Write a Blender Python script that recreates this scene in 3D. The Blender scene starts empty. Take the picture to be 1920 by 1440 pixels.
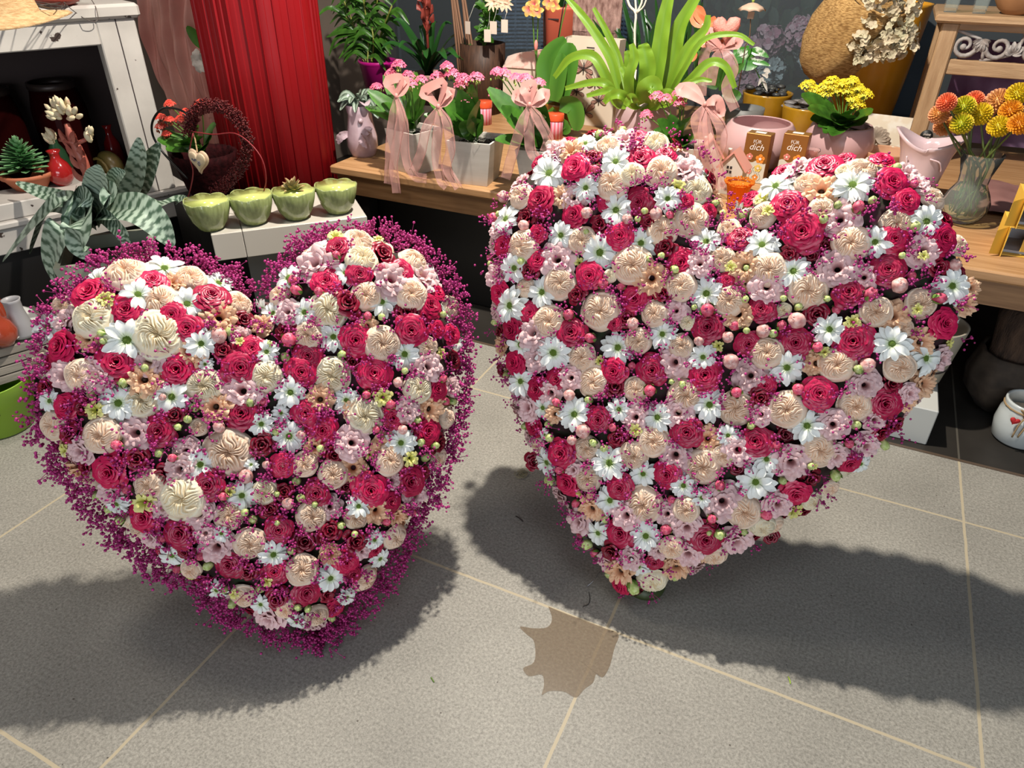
import bpy, math, random
import numpy as np
from mathutils import Vector, Matrix
S = bpy.context.scene
COL = S.collection
# ---------------------------------------------------------------- camera
CAM_H = 1.43; FPX = 1347.9
CR = Vector((.90285, .42987, .00901)); CU = Vector((-.23855, .48337, .84228)); CF = Vector((-.35772, .76260, -.53896))
cam = bpy.data.cameras.new('camera'); camo = bpy.data.objects.new('camera', cam); COL.objects.link(camo)
m = Matrix(((CR.x, CU.x, -CF.x, 0), (CR.y, CU.y, -CF.y, 0), (CR.z, CU.z, -CF.z, CAM_H), (0, 0, 0, 1)))
camo.matrix_world = m
cam.sensor_width = 36; cam.lens = FPX / 1920 * 36; cam.clip_start = .05
S.camera = camo
# ---------------------------------------------------------------- world, lights, exposure
w = bpy.data.worlds.new('world'); S.world = w; w.use_nodes = True
w.node_tree.nodes['Background'].inputs[0].default_value = (.52, .68, .95, 1)
w.node_tree.nodes['Background'].inputs[1].default_value = .075
def lamp(name, kind, loc, energy, color, **k):
    l = bpy.data.lights.new(name, kind); l.energy = energy; l.color = color
    for a, v in k.items(): setattr(l, a, v)
    o = bpy.data.objects.new(name, l); COL.objects.link(o); o.location = loc; return o
lamp('ceiling_lamp', 'POINT', (-.80, 1.98, 2.70), 395, (1, .93, .82), shadow_soft_size=.035)
dl = lamp('shop_door_daylight', 'AREA', (.9, -2.9, 1.15), 98, (.88, .94, 1), shape='RECTANGLE', size=3.0, size_y=1.9)
dl.rotation_euler = Vector((1.4, -4.2, .45)).to_track_quat('Z', 'Y').to_euler()
fl = lamp('overhead_fill_light', 'AREA', (.3, .2, 3.3), 14, (.80, .90, 1), shape='SQUARE', size=1.0)  # soft cool fill light added overhead, no visible fitting
fl.rotation_euler = Vector((.3, -1.4, 2.6)).to_track_quat('Z', 'Y').to_euler()
ll = lamp('left_fill_light', 'AREA', (-2.2, .9, 2.9), 26, (1, .92, .82), shape='SQUARE', size=.5)  # fill light added to brighten the curtain and cabinet on the left
ll.rotation_euler = Vector((.9, -1.1, 2.0)).to_track_quat('Z', 'Y').to_euler()
S.view_settings.view_transform = 'Standard'; S.view_settings.look = 'None'
S.view_settings.exposure = 0; S.view_settings.gamma = 1; S.view_settings.use_curve_mapping = False
S.cycles.max_bounces = 6; S.cycles.diffuse_bounces = 3; S.cycles.glossy_bounces = 3
S.cycles.transmission_bounces = 6; S.cycles.transparent_max_bounces = 12; S.cycles.caustics_reflective = False
S.cycles.caustics_refractive = False; S.cycles.use_denoising = True
# ---------------------------------------------------------------- helpers
rnd = random.Random(7)
PI = math.pi
def ray(x, y):
    return (CF * FPX + CR * (x - 960) - CU * (y - 720)).normalized()
def onz(x, y, z=0.0):        # the point of the photograph at (x, y) that lies at height z
    d = ray(x, y); t = (z - CAM_H) / d.z; return Vector((d.x * t, d.y * t, z))
def ony(x, y, Y):            # ... that lies at depth Y
    d = ray(x, y); t = Y / d.y; return Vector((d.x * t, Y, CAM_H + d.z * t))
def c3(c): return (c[0], c[1], c[2], 1)
MATS = {}
def mat(name, col, rough=.55, metal=0, col2=None, scale=12, bump=0, bscale=60, trans=0, attr=None, spec=.5, vary=0,
        stretch=(1, 1, 1), alpha=1, sharp=None, coat=0, sheen=0):
    if name in MATS: return MATS[name]
    M = bpy.data.materials.new(name); M.use_nodes = True; MATS[name] = M
    nt = M.node_tree; N = nt.nodes; L = nt.links; b = N['Principled BSDF']
    b.inputs['Base Color'].default_value = c3(col); b.inputs['Roughness'].default_value = rough
    b.inputs['Metallic'].default_value = metal; b.inputs['Specular IOR Level'].default_value = spec
    b.inputs['Coat Weight'].default_value = coat
    tc = N.new('ShaderNodeTexCoord'); mp = N.new('ShaderNodeMapping'); mp.inputs['Scale'].default_value = stretch
    L.new(tc.outputs['Object'], mp.inputs['Vector'])
    out = None
    if attr:                                   # petals: own colours by place; on roses also painted fold shade, rim highlights
        at = N.new('ShaderNodeAttribute'); at.attribute_name = 'tone'
        mx = N.new('ShaderNodeMix'); mx.data_type = 'RGBA'
        mx.inputs['A'].default_value = c3(col); mx.inputs['B'].default_value = c3(attr)
        L.new(at.outputs['Fac'], mx.inputs['Factor']); out = mx.outputs['Result']
    if col2:
        nz = N.new('ShaderNodeTexNoise'); nz.inputs['Scale'].default_value = scale; nz.inputs['Detail'].default_value = 5
        L.new(mp.outputs['Vector'], nz.inputs['Vector'])
        rp = N.new('ShaderNodeValToRGB'); s = sharp or (.35, .65)
        rp.color_ramp.elements[0].position = s[0]; rp.color_ramp.elements[1].position = s[1]
        L.new(nz.outputs['Fac'], rp.inputs['Fac'])
        mx = N.new('ShaderNodeMix'); mx.data_type = 'RGBA'
        L.new(rp.outputs['Color'], mx.inputs['Factor'])
        if out: L.new(out, mx.inputs['A'])
        else: mx.inputs['A'].default_value = c3(col)
        mx.inputs['B'].default_value = c3(col2); out = mx.outputs['Result']
    if vary:
        oi = N.new('ShaderNodeObjectInfo'); hs = N.new('ShaderNodeHueSaturation')
        mr = N.new('ShaderNodeMapRange'); mr.inputs['To Min'].default_value = 1 - vary; mr.inputs['To Max'].default_value = 1 + vary * .6
        L.new(oi.outputs['Random'], mr.inputs['Value']); L.new(mr.outputs['Result'], hs.inputs['Value'])
        if out: L.new(out, hs.inputs['Color'])
        else: hs.inputs['Color'].default_value = c3(col)
        out = hs.outputs['Color']
    if out: L.new(out, b.inputs['Base Color'])
    if bump:
        nz2 = N.new('ShaderNodeTexNoise'); nz2.inputs['Scale'].default_value = bscale; nz2.inputs['Detail'].default_value = 3
        L.new(mp.outputs['Vector'], nz2.inputs['Vector'])
        bp = N.new('ShaderNodeBump'); bp.inputs['Strength'].default_value = bump; bp.inputs['Distance'].default_value = .003
        L.new(nz2.outputs['Fac'], bp.inputs['Height']); L.new(bp.outputs['Normal'], b.inputs['Normal'])
    sh = b.outputs['BSDF']; om = N['Material Output']
    if trans:
        tl = N.new('ShaderNodeBsdfTranslucent'); ms = N.new('ShaderNodeMixShader'); ms.inputs[0].default_value = trans
        if out: L.new(out, tl.inputs['Color'])
        else: tl.inputs['Color'].default_value = c3(col)
        L.new(sh, ms.inputs[1]); L.new(tl.outputs[0], ms.inputs[2]); sh = ms.outputs[0]
    if alpha < 1:
        tp = N.new('ShaderNodeBsdfTransparent'); ms = N.new('ShaderNodeMixShader'); ms.inputs[0].default_value = alpha
        L.new(tp.outputs[0], ms.inputs[1]); L.new(sh, ms.inputs[2]); sh = ms.outputs[0]
    L.new(sh, om.inputs['Surface'])
    return M
def glassmat(name, tint, mixf=.25, rough=.03):   # thin glass: what lies behind shows through, tinted, with reflections on top
    if name in MATS: return MATS[name]
    M = bpy.data.materials.new(name); M.use_nodes = True; MATS[name] = M
    nt = M.node_tree; N = nt.nodes; L = nt.links; N.remove(N['Principled BSDF']); om = N['Material Output']
    tp = N.new('ShaderNodeBsdfTransparent'); tp.inputs[0].default_value = c3(tint)
    gl = N.new('ShaderNodeBsdfGlossy'); gl.inputs['Roughness'].default_value = rough
    df = N.new('ShaderNodeBsdfDiffuse'); df.inputs[0].default_value = c3(tint)
    lw = N.new('ShaderNodeLayerWeight'); lw.inputs[0].default_value = .06
    a = N.new('ShaderNodeMixShader'); a.inputs[0].default_value = mixf
    L.new(tp.outputs[0], a.inputs[1]); L.new(df.outputs[0], a.inputs[2])
    ms = N.new('ShaderNodeMixShader'); L.new(lw.outputs['Fresnel'], ms.inputs[0])
    L.new(a.outputs[0], ms.inputs[1]); L.new(gl.outputs[0], ms.inputs[2]); L.new(ms.outputs[0], om.inputs['Surface'])
    return M
def tag(o, label=None, cat=None, group=None, kind=None):
    if label: o['label'] = label
    if cat: o['category'] = cat
    if group: o['group'] = group
    if kind: o['kind'] = kind
    return o
def empty(name, loc, label=None, cat=None, group=None, rz=0):
    o = bpy.data.objects.new(name, None); COL.objects.link(o); o.location = loc; o.rotation_euler.z = rz
    o.empty_display_size = .03
    return tag(o, label, cat, group)
class G:                                       # collects shapes for ONE mesh object
    def __init__(s): s.v = []; s.f = []; s.mi = []; s.t = []
    def add(s, v, f, mi=0, t=None):
        n = len(s.v); s.v += [tuple(p) for p in v]; s.f += [tuple(i + n for i in q) for q in f]; s.mi += [mi] * len(f)
        s.t += (list(t) if t is not None else [0.0] * len(v)); return s
    def xf(s, M, start=0):
        s.v[start:] = [tuple(M @ Vector(p)) for p in s.v[start:]]; return s
    def mesh(s, name, mats, smooth=True):
        me = bpy.data.meshes.new(name); me.from_pydata(s.v, [], s.f)
        for mm in (mats if isinstance(mats, (list, tuple)) else [mats]): me.materials.append(mm)
        if any(s.mi): me.polygons.foreach_set('material_index', s.mi)
        if smooth: me.polygons.foreach_set('use_smooth', [True] * len(s.f))
        if any(s.t):
            a = me.attributes.new('tone', 'FLOAT', 'POINT'); a.data.foreach_set('value', s.t)
        me.update(); return me
    def build(s, name, mats, parent=None, loc=None, smooth=True, world=False):
        me = s.mesh(name, mats, smooth)
        o = bpy.data.objects.new(name, me); COL.objects.link(o)
        if loc is not None: o.location = loc
        if parent:
            o.parent = parent
            if world:      # vertices were given in world space
                p = parent; M = Matrix.Identity(4)
                while p: M = Matrix.LocRotScale(p.location, p.rotation_euler, p.scale) @ M; p = p.parent
                me.transform(M.inverted())
        return o
    # ---- shapes
    def box(s, lo, hi, mi=0, bev=0):
        x0, y0, z0 = lo; x1, y1, z1 = hi
        if bev:
            b = bev; v = []; f = []
            for z, i in ((z0, b), (z0 + b, 0), (z1 - b, 0), (z1, b)):
                j = b + i * .4
                v += [(x, y, z) for x, y in ((x0 + j, y0 + i), (x1 - j, y0 + i), (x1 - i, y0 + j), (x1 - i, y1 - j), (x1 - j, y1 - i), (x0 + j, y1 - i), (x0 + i, y1 - j), (x0 + i, y0 + j))]
            for k in range(3):
                for j in range(8): a = k * 8 + j; c = k * 8 + (j + 1) % 8; f.append((a, c, c + 8, a + 8))
            f.append(tuple(range(7, -1, -1))); f.append(tuple(range(24, 32)))
            return s.add(v, f, mi)
        v = [(x0, y0, z0), (x1, y0, z0), (x1, y1, z0), (x0, y1, z0), (x0, y0, z1), (x1, y0, z1), (x1, y1, z1), (x0, y1, z1)]
        return s.add(v, [(3, 2, 1, 0), (4, 5, 6, 7), (0, 1, 5, 4), (1, 2, 6, 5), (2, 3, 7, 6), (3, 0, 4, 7)], mi)
    def lathe(s, prof, n=32, c=(0, 0, 0), mi=0, mod=None, t=None):
        v = []; f = []; tt = []
        for k, (r, z) in enumerate(prof):
            for j in range(n):
                a = 2 * PI * j / n; rr, zz = (mod(r, z, a, k) if mod else (r, z))
                v.append((c[0] + rr * math.cos(a), c[1] + rr * math.sin(a), c[2] + zz)); tt.append(t(k, a) if t else 0.0)
        for k in range(len(prof) - 1):
            for j in range(n): a = k * n + j; b = k * n + (j + 1) % n; f.append((a, b, b + n, a + n))
        if prof[0][0] > 1e-4: f.append(tuple(range(n - 1, -1, -1)))
        return s.add(v, f, mi, tt)
    def tube(s, pts, r, n=6, mi=0, cap=True):
        pts = [Vector(p) for p in pts]; v = []; f = []; N = len(pts); a = None
        for k, p in enumerate(pts):
            d = pts[min(k + 1, N - 1)] - pts[max(k - 1, 0)]
            d = d.normalized() if d.length > 1e-9 else Vector((0, 0, 1))
            a = d.orthogonal() if a is None else a - d * a.dot(d)
            a = a.normalized() if a.length > 1e-6 else d.orthogonal().normalized()
            b = d.cross(a)
            rr = r[k] if isinstance(r, (list, tuple)) else r
            for j in range(n):
                q = 2 * PI * j / n; v.append(p + a * (math.cos(q) * rr) + b * (math.sin(q) * rr))
        for k in range(N - 1):
            for j in range(n): a = k * n + j; c = k * n + (j + 1) % n; f.append((a, c, c + n, a + n))
        if cap: f.append(tuple(range(n - 1, -1, -1))); f.append(tuple((N - 1) * n + j for j in range(n)))
        return s.add(v, f, mi)
    def ball(s, c, r, n=8, m_=6, mi=0, sq=(1, 1, 1), mod=None, t=None):
        v = []; f = []; tt = []
        for k in range(m_ + 1):
            ph = PI * k / m_
            for j in range(n):
                a = 2 * PI * j / n; q = mod(ph, a) if mod else 1
                v.append((c[0] + r * q * sq[0] * math.sin(ph) * math.cos(a), c[1] + r * q * sq[1] * math.sin(ph) * math.sin(a), c[2] + r * q * sq[2] * math.cos(ph)))
                tt.append(t(ph, a) if t else 0.0)
        for k in range(m_):
            for j in range(n): a = k * n + j; b = k * n + (j + 1) % n; f.append((a, a + n, b + n, b))
        return s.add(v, f, mi, tt)
    def leaf(s, path, wid, nrm=None, fold=.25, n=12, prof=None, mi=0, band=None, across=4, wave=0):
        """a blade along PATH (control points), WID its greatest width, NRM roughly the side it shows"""
        P = curve(path, n); v = []; f = []; tt = []
        nrm = Vector(nrm) if nrm is not None else None
        for k, p in enumerate(P):
            u = k / (len(P) - 1)
            d = (P[min(k + 1, len(P) - 1)] - P[max(k - 1, 0)]).normalized()
            h = nrm if nrm is not None else (Vector((0, 0, 1)) if abs(d.z) < .95 else Vector((0, -1, 0)))
            side = d.cross(h)
            if side.length < 1e-4: side = d.orthogonal()
            side.normalize(); up = side.cross(d).normalized()
            w_ = wid * .5 * (prof(u) if prof else math.sin(PI * min(1, (u * .93 + .05))) ** .6)
            for j in range(across + 1):
                x = (j / across - .5) * 2
                wv = wave * w_ * math.sin(u * 30 + x * 2) * abs(x)
                v.append(p + side * (x * w_) + up * (abs(x) * w_ * fold + wv))
                tt.append(band(u, x) if band else 0.0)
        q = across + 1
        for k in range(len(P) - 1):
            for j in range(across): a = k * q + j; f.append((a, a + 1, a + q + 1, a + q))
        return s.add(v, f, mi, tt)
def curve(pts, n):                             # Catmull-Rom through the points
    pts = [Vector(p) for p in pts]
    if len(pts) == 2: return [pts[0].lerp(pts[1], i / n) for i in range(n + 1)]
    e = [pts[0] * 2 - pts[1]] + pts + [pts[-1] * 2 - pts[-2]]; out = []; m_ = len(pts) - 1
    for i in range(n + 1):
        t = i / n * m_; k = min(int(t), m_ - 1); t -= k; a, b, c, d = e[k:k + 4]
        out.append(.5 * ((2 * b) + (c - a) * t + (2 * a - 5 * b + 4 * c - d) * t * t + (3 * b - a - 3 * c + d) * t ** 3))
    return out
def ribbonpts(g, pts, wid, nrm, n=14, twist=0, mi=0):
    g.leaf(pts, wid, nrm=nrm, fold=0, n=n, prof=lambda u: 1, mi=mi, across=3, wave=.12)
def dup(o, parent=None):
    c = o.copy(); COL.objects.link(c); c.parent = parent
    for ch in list(o.children): dup(ch, c)
    return c
# ---------------------------------------------------------------- the setting
def floor_material():
    M = bpy.data.materials.new('stone_tiles'); M.use_nodes = True; nt = M.node_tree; N = nt.nodes; L = nt.links; b = N['Principled BSDF']
    tc = N.new('ShaderNodeTexCoord'); sp = N.new('ShaderNodeSeparateXYZ'); L.new(tc.outputs['Object'], sp.inputs[0])
    def mth(op, a, b_=None):
        n = N.new('ShaderNodeMath'); n.operation = op
        for i, q in enumerate((a, b_)):
            if q is None: continue
            if isinstance(q, (int, float)): n.inputs[i].default_value = q
            else: L.new(q, n.inputs[i])
        return n.outputs[0]
    nw = N.new('ShaderNodeTexNoise'); nw.inputs['Scale'].default_value = 14; L.new(tc.outputs['Object'], nw.inputs['Vector'])
    wob = mth('MULTIPLY', mth('SUBTRACT', nw.outputs['Fac'], .5), .004)
    g = []
    for i, off in ((0, .2742), (1, -1.1349)):
        x = mth('ADD', mth('ADD', sp.outputs[i], off), wob)
        q = mth('PINGPONG', x, .4)           # 0 on a joint
        g.append(q)
    d = mth('MINIMUM', g[0], g[1])
    gr = mth('LESS_THAN', d, .0036)
    def noise(sc, det=3, r=.5):
        n = N.new('ShaderNodeTexNoise'); n.inputs['Scale'].default_value = sc; n.inputs['Detail'].default_value = det; n.inputs['Roughness'].default_value = r
        L.new(tc.outputs['Object'], n.inputs['Vector']); return n.outputs['Fac']
    def ramp(f, stops):
        r = N.new('ShaderNodeValToRGB'); L.new(f, r.inputs[0]); e = r.color_ramp.elements
        while len(e) < len(stops): e.new(.5)
        for k, (p, c) in enumerate(stops): e[k].position = p; e[k].color = c3(c)
        return r.outputs[0]
    def mix(f, a, b_, bt='MIX'):
        n = N.new('ShaderNodeMix'); n.data_type = 'RGBA'; n.blend_type = bt
        if isinstance(f, (int, float)): n.inputs['Factor'].default_value = f
        else: L.new(f, n.inputs['Factor'])
        for k, q in (('A', a), ('B', b_)):
            if isinstance(q, tuple): n.inputs[k].default_value = c3(q)
            else: L.new(q, n.inputs[k])
        return n.outputs['Result']
    base = ramp(noise(3.2, 4), [(.3, (.262, .248, .218)), (.7, (.335, .318, .280))])
    sp1 = ramp(noise(150, 6, .82), [(.36, (.58, .57, .55)), (.5, (.97, .97, .96)), (.64, (1.36, 1.35, 1.33))])
    col = mix(1.0, base, sp1, 'MULTIPLY')
    pits = N.new('ShaderNodeTexVoronoi'); pits.inputs['Scale'].default_value = 16; L.new(tc.outputs['Object'], pits.inputs['Vector'])
    pit = mth('LESS_THAN', pits.outputs['Distance'], .035)
    col = mix(pit, col, (.10, .085, .07))
    col = mix(gr, col, (.46, .39, .27))
    L.new(col, b.inputs['Base Color'])
    b.inputs['Roughness'].default_value = .55; b.inputs['Specular IOR Level'].default_value = .35
    bp = N.new('ShaderNodeBump'); bp.inputs['Strength'].default_value = .25; bp.inputs['Distance'].default_value = .001
    L.new(noise(300, 3), bp.inputs['Height']); L.new(bp.outputs[0], b.inputs['Normal'])
    return M
def struct(name, g, m_, **k):
    o = g.build(name, m_, **k); o['kind'] = 'structure'; return o
struct('floor', G().box((-5, -3.2, -.05), (4, 2.24, 0)), floor_material(), smooth=False)
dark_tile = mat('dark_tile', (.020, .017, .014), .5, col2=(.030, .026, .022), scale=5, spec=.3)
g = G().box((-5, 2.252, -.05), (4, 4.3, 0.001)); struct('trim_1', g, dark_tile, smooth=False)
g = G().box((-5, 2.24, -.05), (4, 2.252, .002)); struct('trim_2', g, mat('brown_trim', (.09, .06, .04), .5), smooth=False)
g = G()
for xx in (-1.8742, -1.0742, -.2742, .5258, 1.3258): g.box((xx - .003, 2.2525, -.01), (xx + .003, 2.9, .0018))
struct('trim_3', g, mat('dark_grout', (.075, .065, .05), .7), smooth=False)
wallm = mat('greige_wall', (.16, .125, .10), .8, col2=(.20, .16, .13), scale=3, bump=.1)
struct('wall_back', G().box((-5, 4.3, 0), (-2.95, 4.4, 2.2)).box((-2.95, 4.3, 0), (4, 4.4, .57)), wallm, smooth=False)
struct('wall_left', G().box((-5.1, -3, 0), (-5, 4.4, 2.2)), wallm, smooth=False)
# shop window and what stands outside it
wf = mat('window_frame_metal', (.05, .055, .06), .4)
g = G().box((-2.95, 4.32, .57), (-2.89, 4.38, 2.2)).box((3.9, 4.32, .57), (3.96, 4.38, 2.2)).box((-2.89, 4.32, .57), (3.9, 4.38, .61)).box((-.98, 4.32, .61), (-.94, 4.38, 2.2))
win = struct('window_1', g, wf, smooth=False)
o = G().box((-2.89, 4.345, .61), (3.9, 4.351, 2.2)).build('window_pane', glassmat('pane_glass', (.80, .86, .90), .04), win, smooth=False)
struct('ground', G().box((-8, 4.4, -.12), (8, 12, -.05)), mat('street_paving', (.012, .014, .017), .8, col2=(.02, .024, .03), scale=6), smooth=False)
# ---------------------------------------------------------------- petals and flowers (unit radius, facing +Z)
def petal(g, ang, r0, r1, z0, z1, wid, curl=.1, ruf=0, nu=6, nv=4, ph=0, mi=0, t0=0, t1=1, freq=6, tp=1.0):
    v = []; f = []; t = []
    for j in range(nv + 1):
        y = j / nv
        for i in range(nu + 1):
            x = (i / nu - .5) * 2
            yy = y * (1 - .30 * x ** 4)
            wv = math.sin(freq * x + ph) * ruf * y * y
            r = r0 + (r1 - r0) * yy ** 1.3 + curl * max(0, yy - .65) * 2 + wv * .35
            z = z0 + (z1 - z0) * math.sin(yy * PI / 2) + .0 - curl * 2.2 * max(0, yy - .75) ** 1.5 * 3 + wv * 1.0
            a = ang + x * wid * .5 * (.72 + .28 * math.sin(y * PI * .8))
            v.append((r * math.cos(a), r * math.sin(a), z)); t.append(t0 + (t1 - t0) * y ** tp)
    q = nu + 1
    for j in range(nv):
        for i in range(nu): a = j * q + i; f.append((a, a + 1, a + q + 1, a + q))
    g.add(v, f, mi, t)
GA = 2.39996
def rose_mesh(seed, n=30, open_=1.0, top=.42):
    R = random.Random(seed); g = G()
    for i in range(n):
        t = (i + .5) / n; r = .05 + .86 * t ** .92
        zt = top - .42 * t ** 2.2 + R.uniform(-.02, .02); zb = -.55
        petal(g, i * GA + R.uniform(-.2, .2), r * .45, r, zb, zt, (3.0 - 1.7 * t) * R.uniform(.9, 1.1), curl=(.05 + .17 * t * open_) , ruf=.03 * t + .01, ph=R.uniform(0, 6), t0=0, t1=1, nu=8, nv=6, tp=3.0)  # tone kept to the rim: paints dark folds and bright petal edges
    return g
def garden_mesh(seed, q=5):
    """a full, quartered rose: a dome of folded petals, radial folds inside, wrapped petals outside"""
    R = random.Random(seed); g = G()
    na, nr = 120, 30; v = []; f = []; tt = []; p0 = R.uniform(0, 6); sw = R.choice((-1, 1)) * R.uniform(.35, .9); k1 = R.uniform(2.7, 3.6)
    for j in range(nr + 1):
        r = (j / nr) ** .9
        for i in range(na):
            a = 2 * PI * i / na
            aa = a + sw * r * 1.5 + .16 * math.sin(7 * r + p0 + 2 * a) + .14 * math.sin(3 * a + p0)
            sgm = abs((aa * q / (2 * PI)) % 1 - .5) * 2
            ph = k1 * sgm * (.25 + .85 * r) + .9 * r + .15 * math.sin(5 * a + p0)
            tri = 1 - abs((ph % 1) - .5) * 2; rid = 1 - (1 - tri) ** 1.6
            wi = max(0, min(1, (.80 - r) / .14))                      # inner folds fade into the wrapped outer petals
            sp = (3.0 * r + 2 * a / (2 * PI) + .08 * math.sin(5 * a + p0)) % 1; saw = sp ** 1.5
            z = .62 * math.sqrt(max(0, 1 - (r * .985) ** 2)) - .30
            z += wi * (.19 * rid * min(1, r * 3 + .2) - .16 * max(0, sgm - .78) / .22 * (1 - r * .7) - .22 * max(0, 1 - r * 4.5)) + (1 - wi) * .07 * (1 - saw)
            rr = r * (1 + .035 * math.sin(5 * a + p0) + (1 - wi) * .05 * (1 - saw))
            v.append((rr * math.cos(a), rr * math.sin(a), z)); tt.append(max(0, min(1, wi * (.10 + .35 * r + .62 * rid) + (1 - wi) * (.55 + .45 * (1 - saw)))))
    for j in range(nr):
        for i in range(na): a = j * na + i; b = j * na + (i + 1) % na; f.append((a, a + na, b + na, b))
    g.add(v, f, 0, tt)
    for i in range(6): petal(g, i * 2 * PI / 6 + R.uniform(-.12, .12), .35, 1.0, -.62, -.12, 1.55, curl=.03, ruf=.03, ph=R.uniform(0, 6), t0=.3, t1=1, nu=8)
    return g
def daisy_mesh(seed):
    R = random.Random(seed); g = G()
    for ring, (n, z, L_) in enumerate(((13, -.02, 1.0), (10, .07, .85))):
        for i in range(n):
            a = 2 * PI * (i + ring * .5) / n + R.uniform(-.12, .12); L2 = L_ * R.uniform(.88, 1.06); dr = R.uniform(-.10, .24) + ring * .1
            v = []; f = []; tt = []
            for k in range(7):
                u = k / 6
                for j in range(5):
                    x = (j / 4 - .5) * 2; wd = .215 * (.45 + .55 * math.sin(PI * min(1, u * .85))) * math.sqrt(max(.06, 1 - max(0, (u - .62) / .39) ** 2.4))
                    rr = .14 + L2 * u; zz = z + dr * math.sin(u * 2.2) - .30 * u * u * (.5 if dr > .1 else 1) + abs(x) * .05 + .015 * math.cos(6 * x)
                    px, py = rr, x * wd
                    v.append((px * math.cos(a) - py * math.sin(a), px * math.sin(a) + py * math.cos(a), zz)); tt.append(.02 + u)
            for k in range(6):
                for j in range(4): q = k * 5 + j; f.append((q, q + 1, q + 6, q + 5))
            g.add(v, f, 0, tt)
    return g
def ruffle_mesh(seed, rings=((1.0, -.05, 5), (.86, .16, 5), (.62, .30, 4), (.36, .36, 4)), ruf=.14, freq=6.5, hollow=False):
    R = random.Random(seed); g = G()
    for k, (rr, zt, n) in enumerate(rings):
        for i in range(n):
            petal(g, i * 2 * PI / n + k * .7 + R.uniform(-.25, .25), .06 + rr * .2, rr * R.uniform(.88, 1.08), -.45, zt, 2 * PI / n * 1.55, curl=.14, ruf=ruf * (.5 + rr * .5), ph=R.uniform(0, 6), nu=12, nv=5, t0=0, t1=1, freq=freq)
    if hollow: g.ball((0, 0, -.28), .16, 8, 5, mi=1)
    return g
def bud_mesh(seed, fat=.8, closed=True, sep=True):
    R = random.Random(seed); g = G()
    g.ball((0, 0, 0), 1, 12, 9, sq=(fat, fat, 1.1), mod=lambda ph, a: (1 + .05 * math.sin(3 * a + 4 * ph)) * (1 - .15 * (ph < .5)), t=lambda ph, a: .5 + .5 * math.sin(3 * a + 4 * ph))
    for i in range(4): petal(g, i * 1.9, .25, .2, -.5, 1.02, 2.0, curl=.12, ruf=.03, ph=i, nu=6, nv=5)
    if sep:
        for i in range(5):
            a = i * 1.257; v = []; f = []
            for k in range(6):
                u = k / 5; ph = PI * (.93 - .55 * u); r = (fat + .06 + .18 * u * u)
                for x in (-1, 0, 1):
                    aa = a + x * .42 * math.sin(PI * (.2 + .78 * u))
                    v.append((r * math.sin(ph) * math.cos(aa), r * math.sin(ph) * math.sin(aa), 1.14 * math.cos(ph)))
            for k in range(5):
                for j in range(2): q = k * 3 + j; f.append((q, q + 1, q + 4, q + 3))
            g.add(v, f, 1)
    return g
def star_mesh(seed):
    R = random.Random(seed); g = G()
    for i in range(11):
        petal(g, i * GA, .12, .55 + .45 * (i / 11), -.5, .45 - .4 * i / 11, 1.0, curl=.2, ruf=.08, ph=i, nu=4, nv=4)
    return g
K = mat('pink_petals', (.33, .001, .022), .38, attr=(.66, .014, .10), trans=.14, vary=.32)
D = mat('crimson_petals', (.11, .001, .007), .38, attr=(.36, .006, .038), trans=.08, vary=.30)
P = mat('peach_petals', (.94, .56, .33), .6, attr=(.97, .80, .64), trans=.2, vary=.10)
Cm = mat('cream_petals', (.92, .68, .38), .6, attr=(.96, .90, .70), trans=.2, vary=.08)
W = mat('white_petals', (.62, .72, .38), .5, attr=(.88, .90, .86), trans=.14, vary=.05)
for mm in (W,):      # the green tinge is only at the very base of the petal
    n = [x for x in mm.node_tree.nodes if x.type == 'ATTRIBUTE'][0]; rp = mm.node_tree.nodes.new('ShaderNodeMapRange'); rp.inputs['From Max'].default_value = .35
    lk = [l for l in mm.node_tree.links if l.from_node == n][0]; to = lk.to_socket; mm.node_tree.links.remove(lk)
    mm.node_tree.links.new(n.outputs['Fac'], rp.inputs['Value']); mm.node_tree.links.new(rp.outputs['Result'], to)
Lp = mat('pale_pink_petals', (.70, .34, .34), .55, attr=(.88, .62, .62), trans=.18, vary=.14)
Ap = mat('apricot_petals', (.80, .36, .18), .55, attr=(.92, .60, .38), trans=.18, vary=.14)
Bp = mat('bud_pink_petals', (.62, .03, .11), .45, attr=(.85, .20, .28), trans=.08, vary=.2)
Q = mat('blush_petals', (.60, .22, .20), .5, attr=(.90, .62, .56), trans=.1, vary=.12)
Gb = mat('green_bud_skin', (.36, .48, .10), .45, attr=(.66, .70, .34), vary=.2)
Yb = mat('lime_petals', (.60, .62, .10), .5, attr=(.82, .76, .28), trans=.15, vary=.12)
LG = mat('sepal_green', (.16, .30, .05), .5, vary=.2)
DG = mat('daisy_eye', (.10, .20, .015), .7, col2=(.20, .32, .03), scale=300, bump=.8, bscale=500)
dark_throat = mat('dark_throat', (.03, .015, .005), .6)
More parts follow.
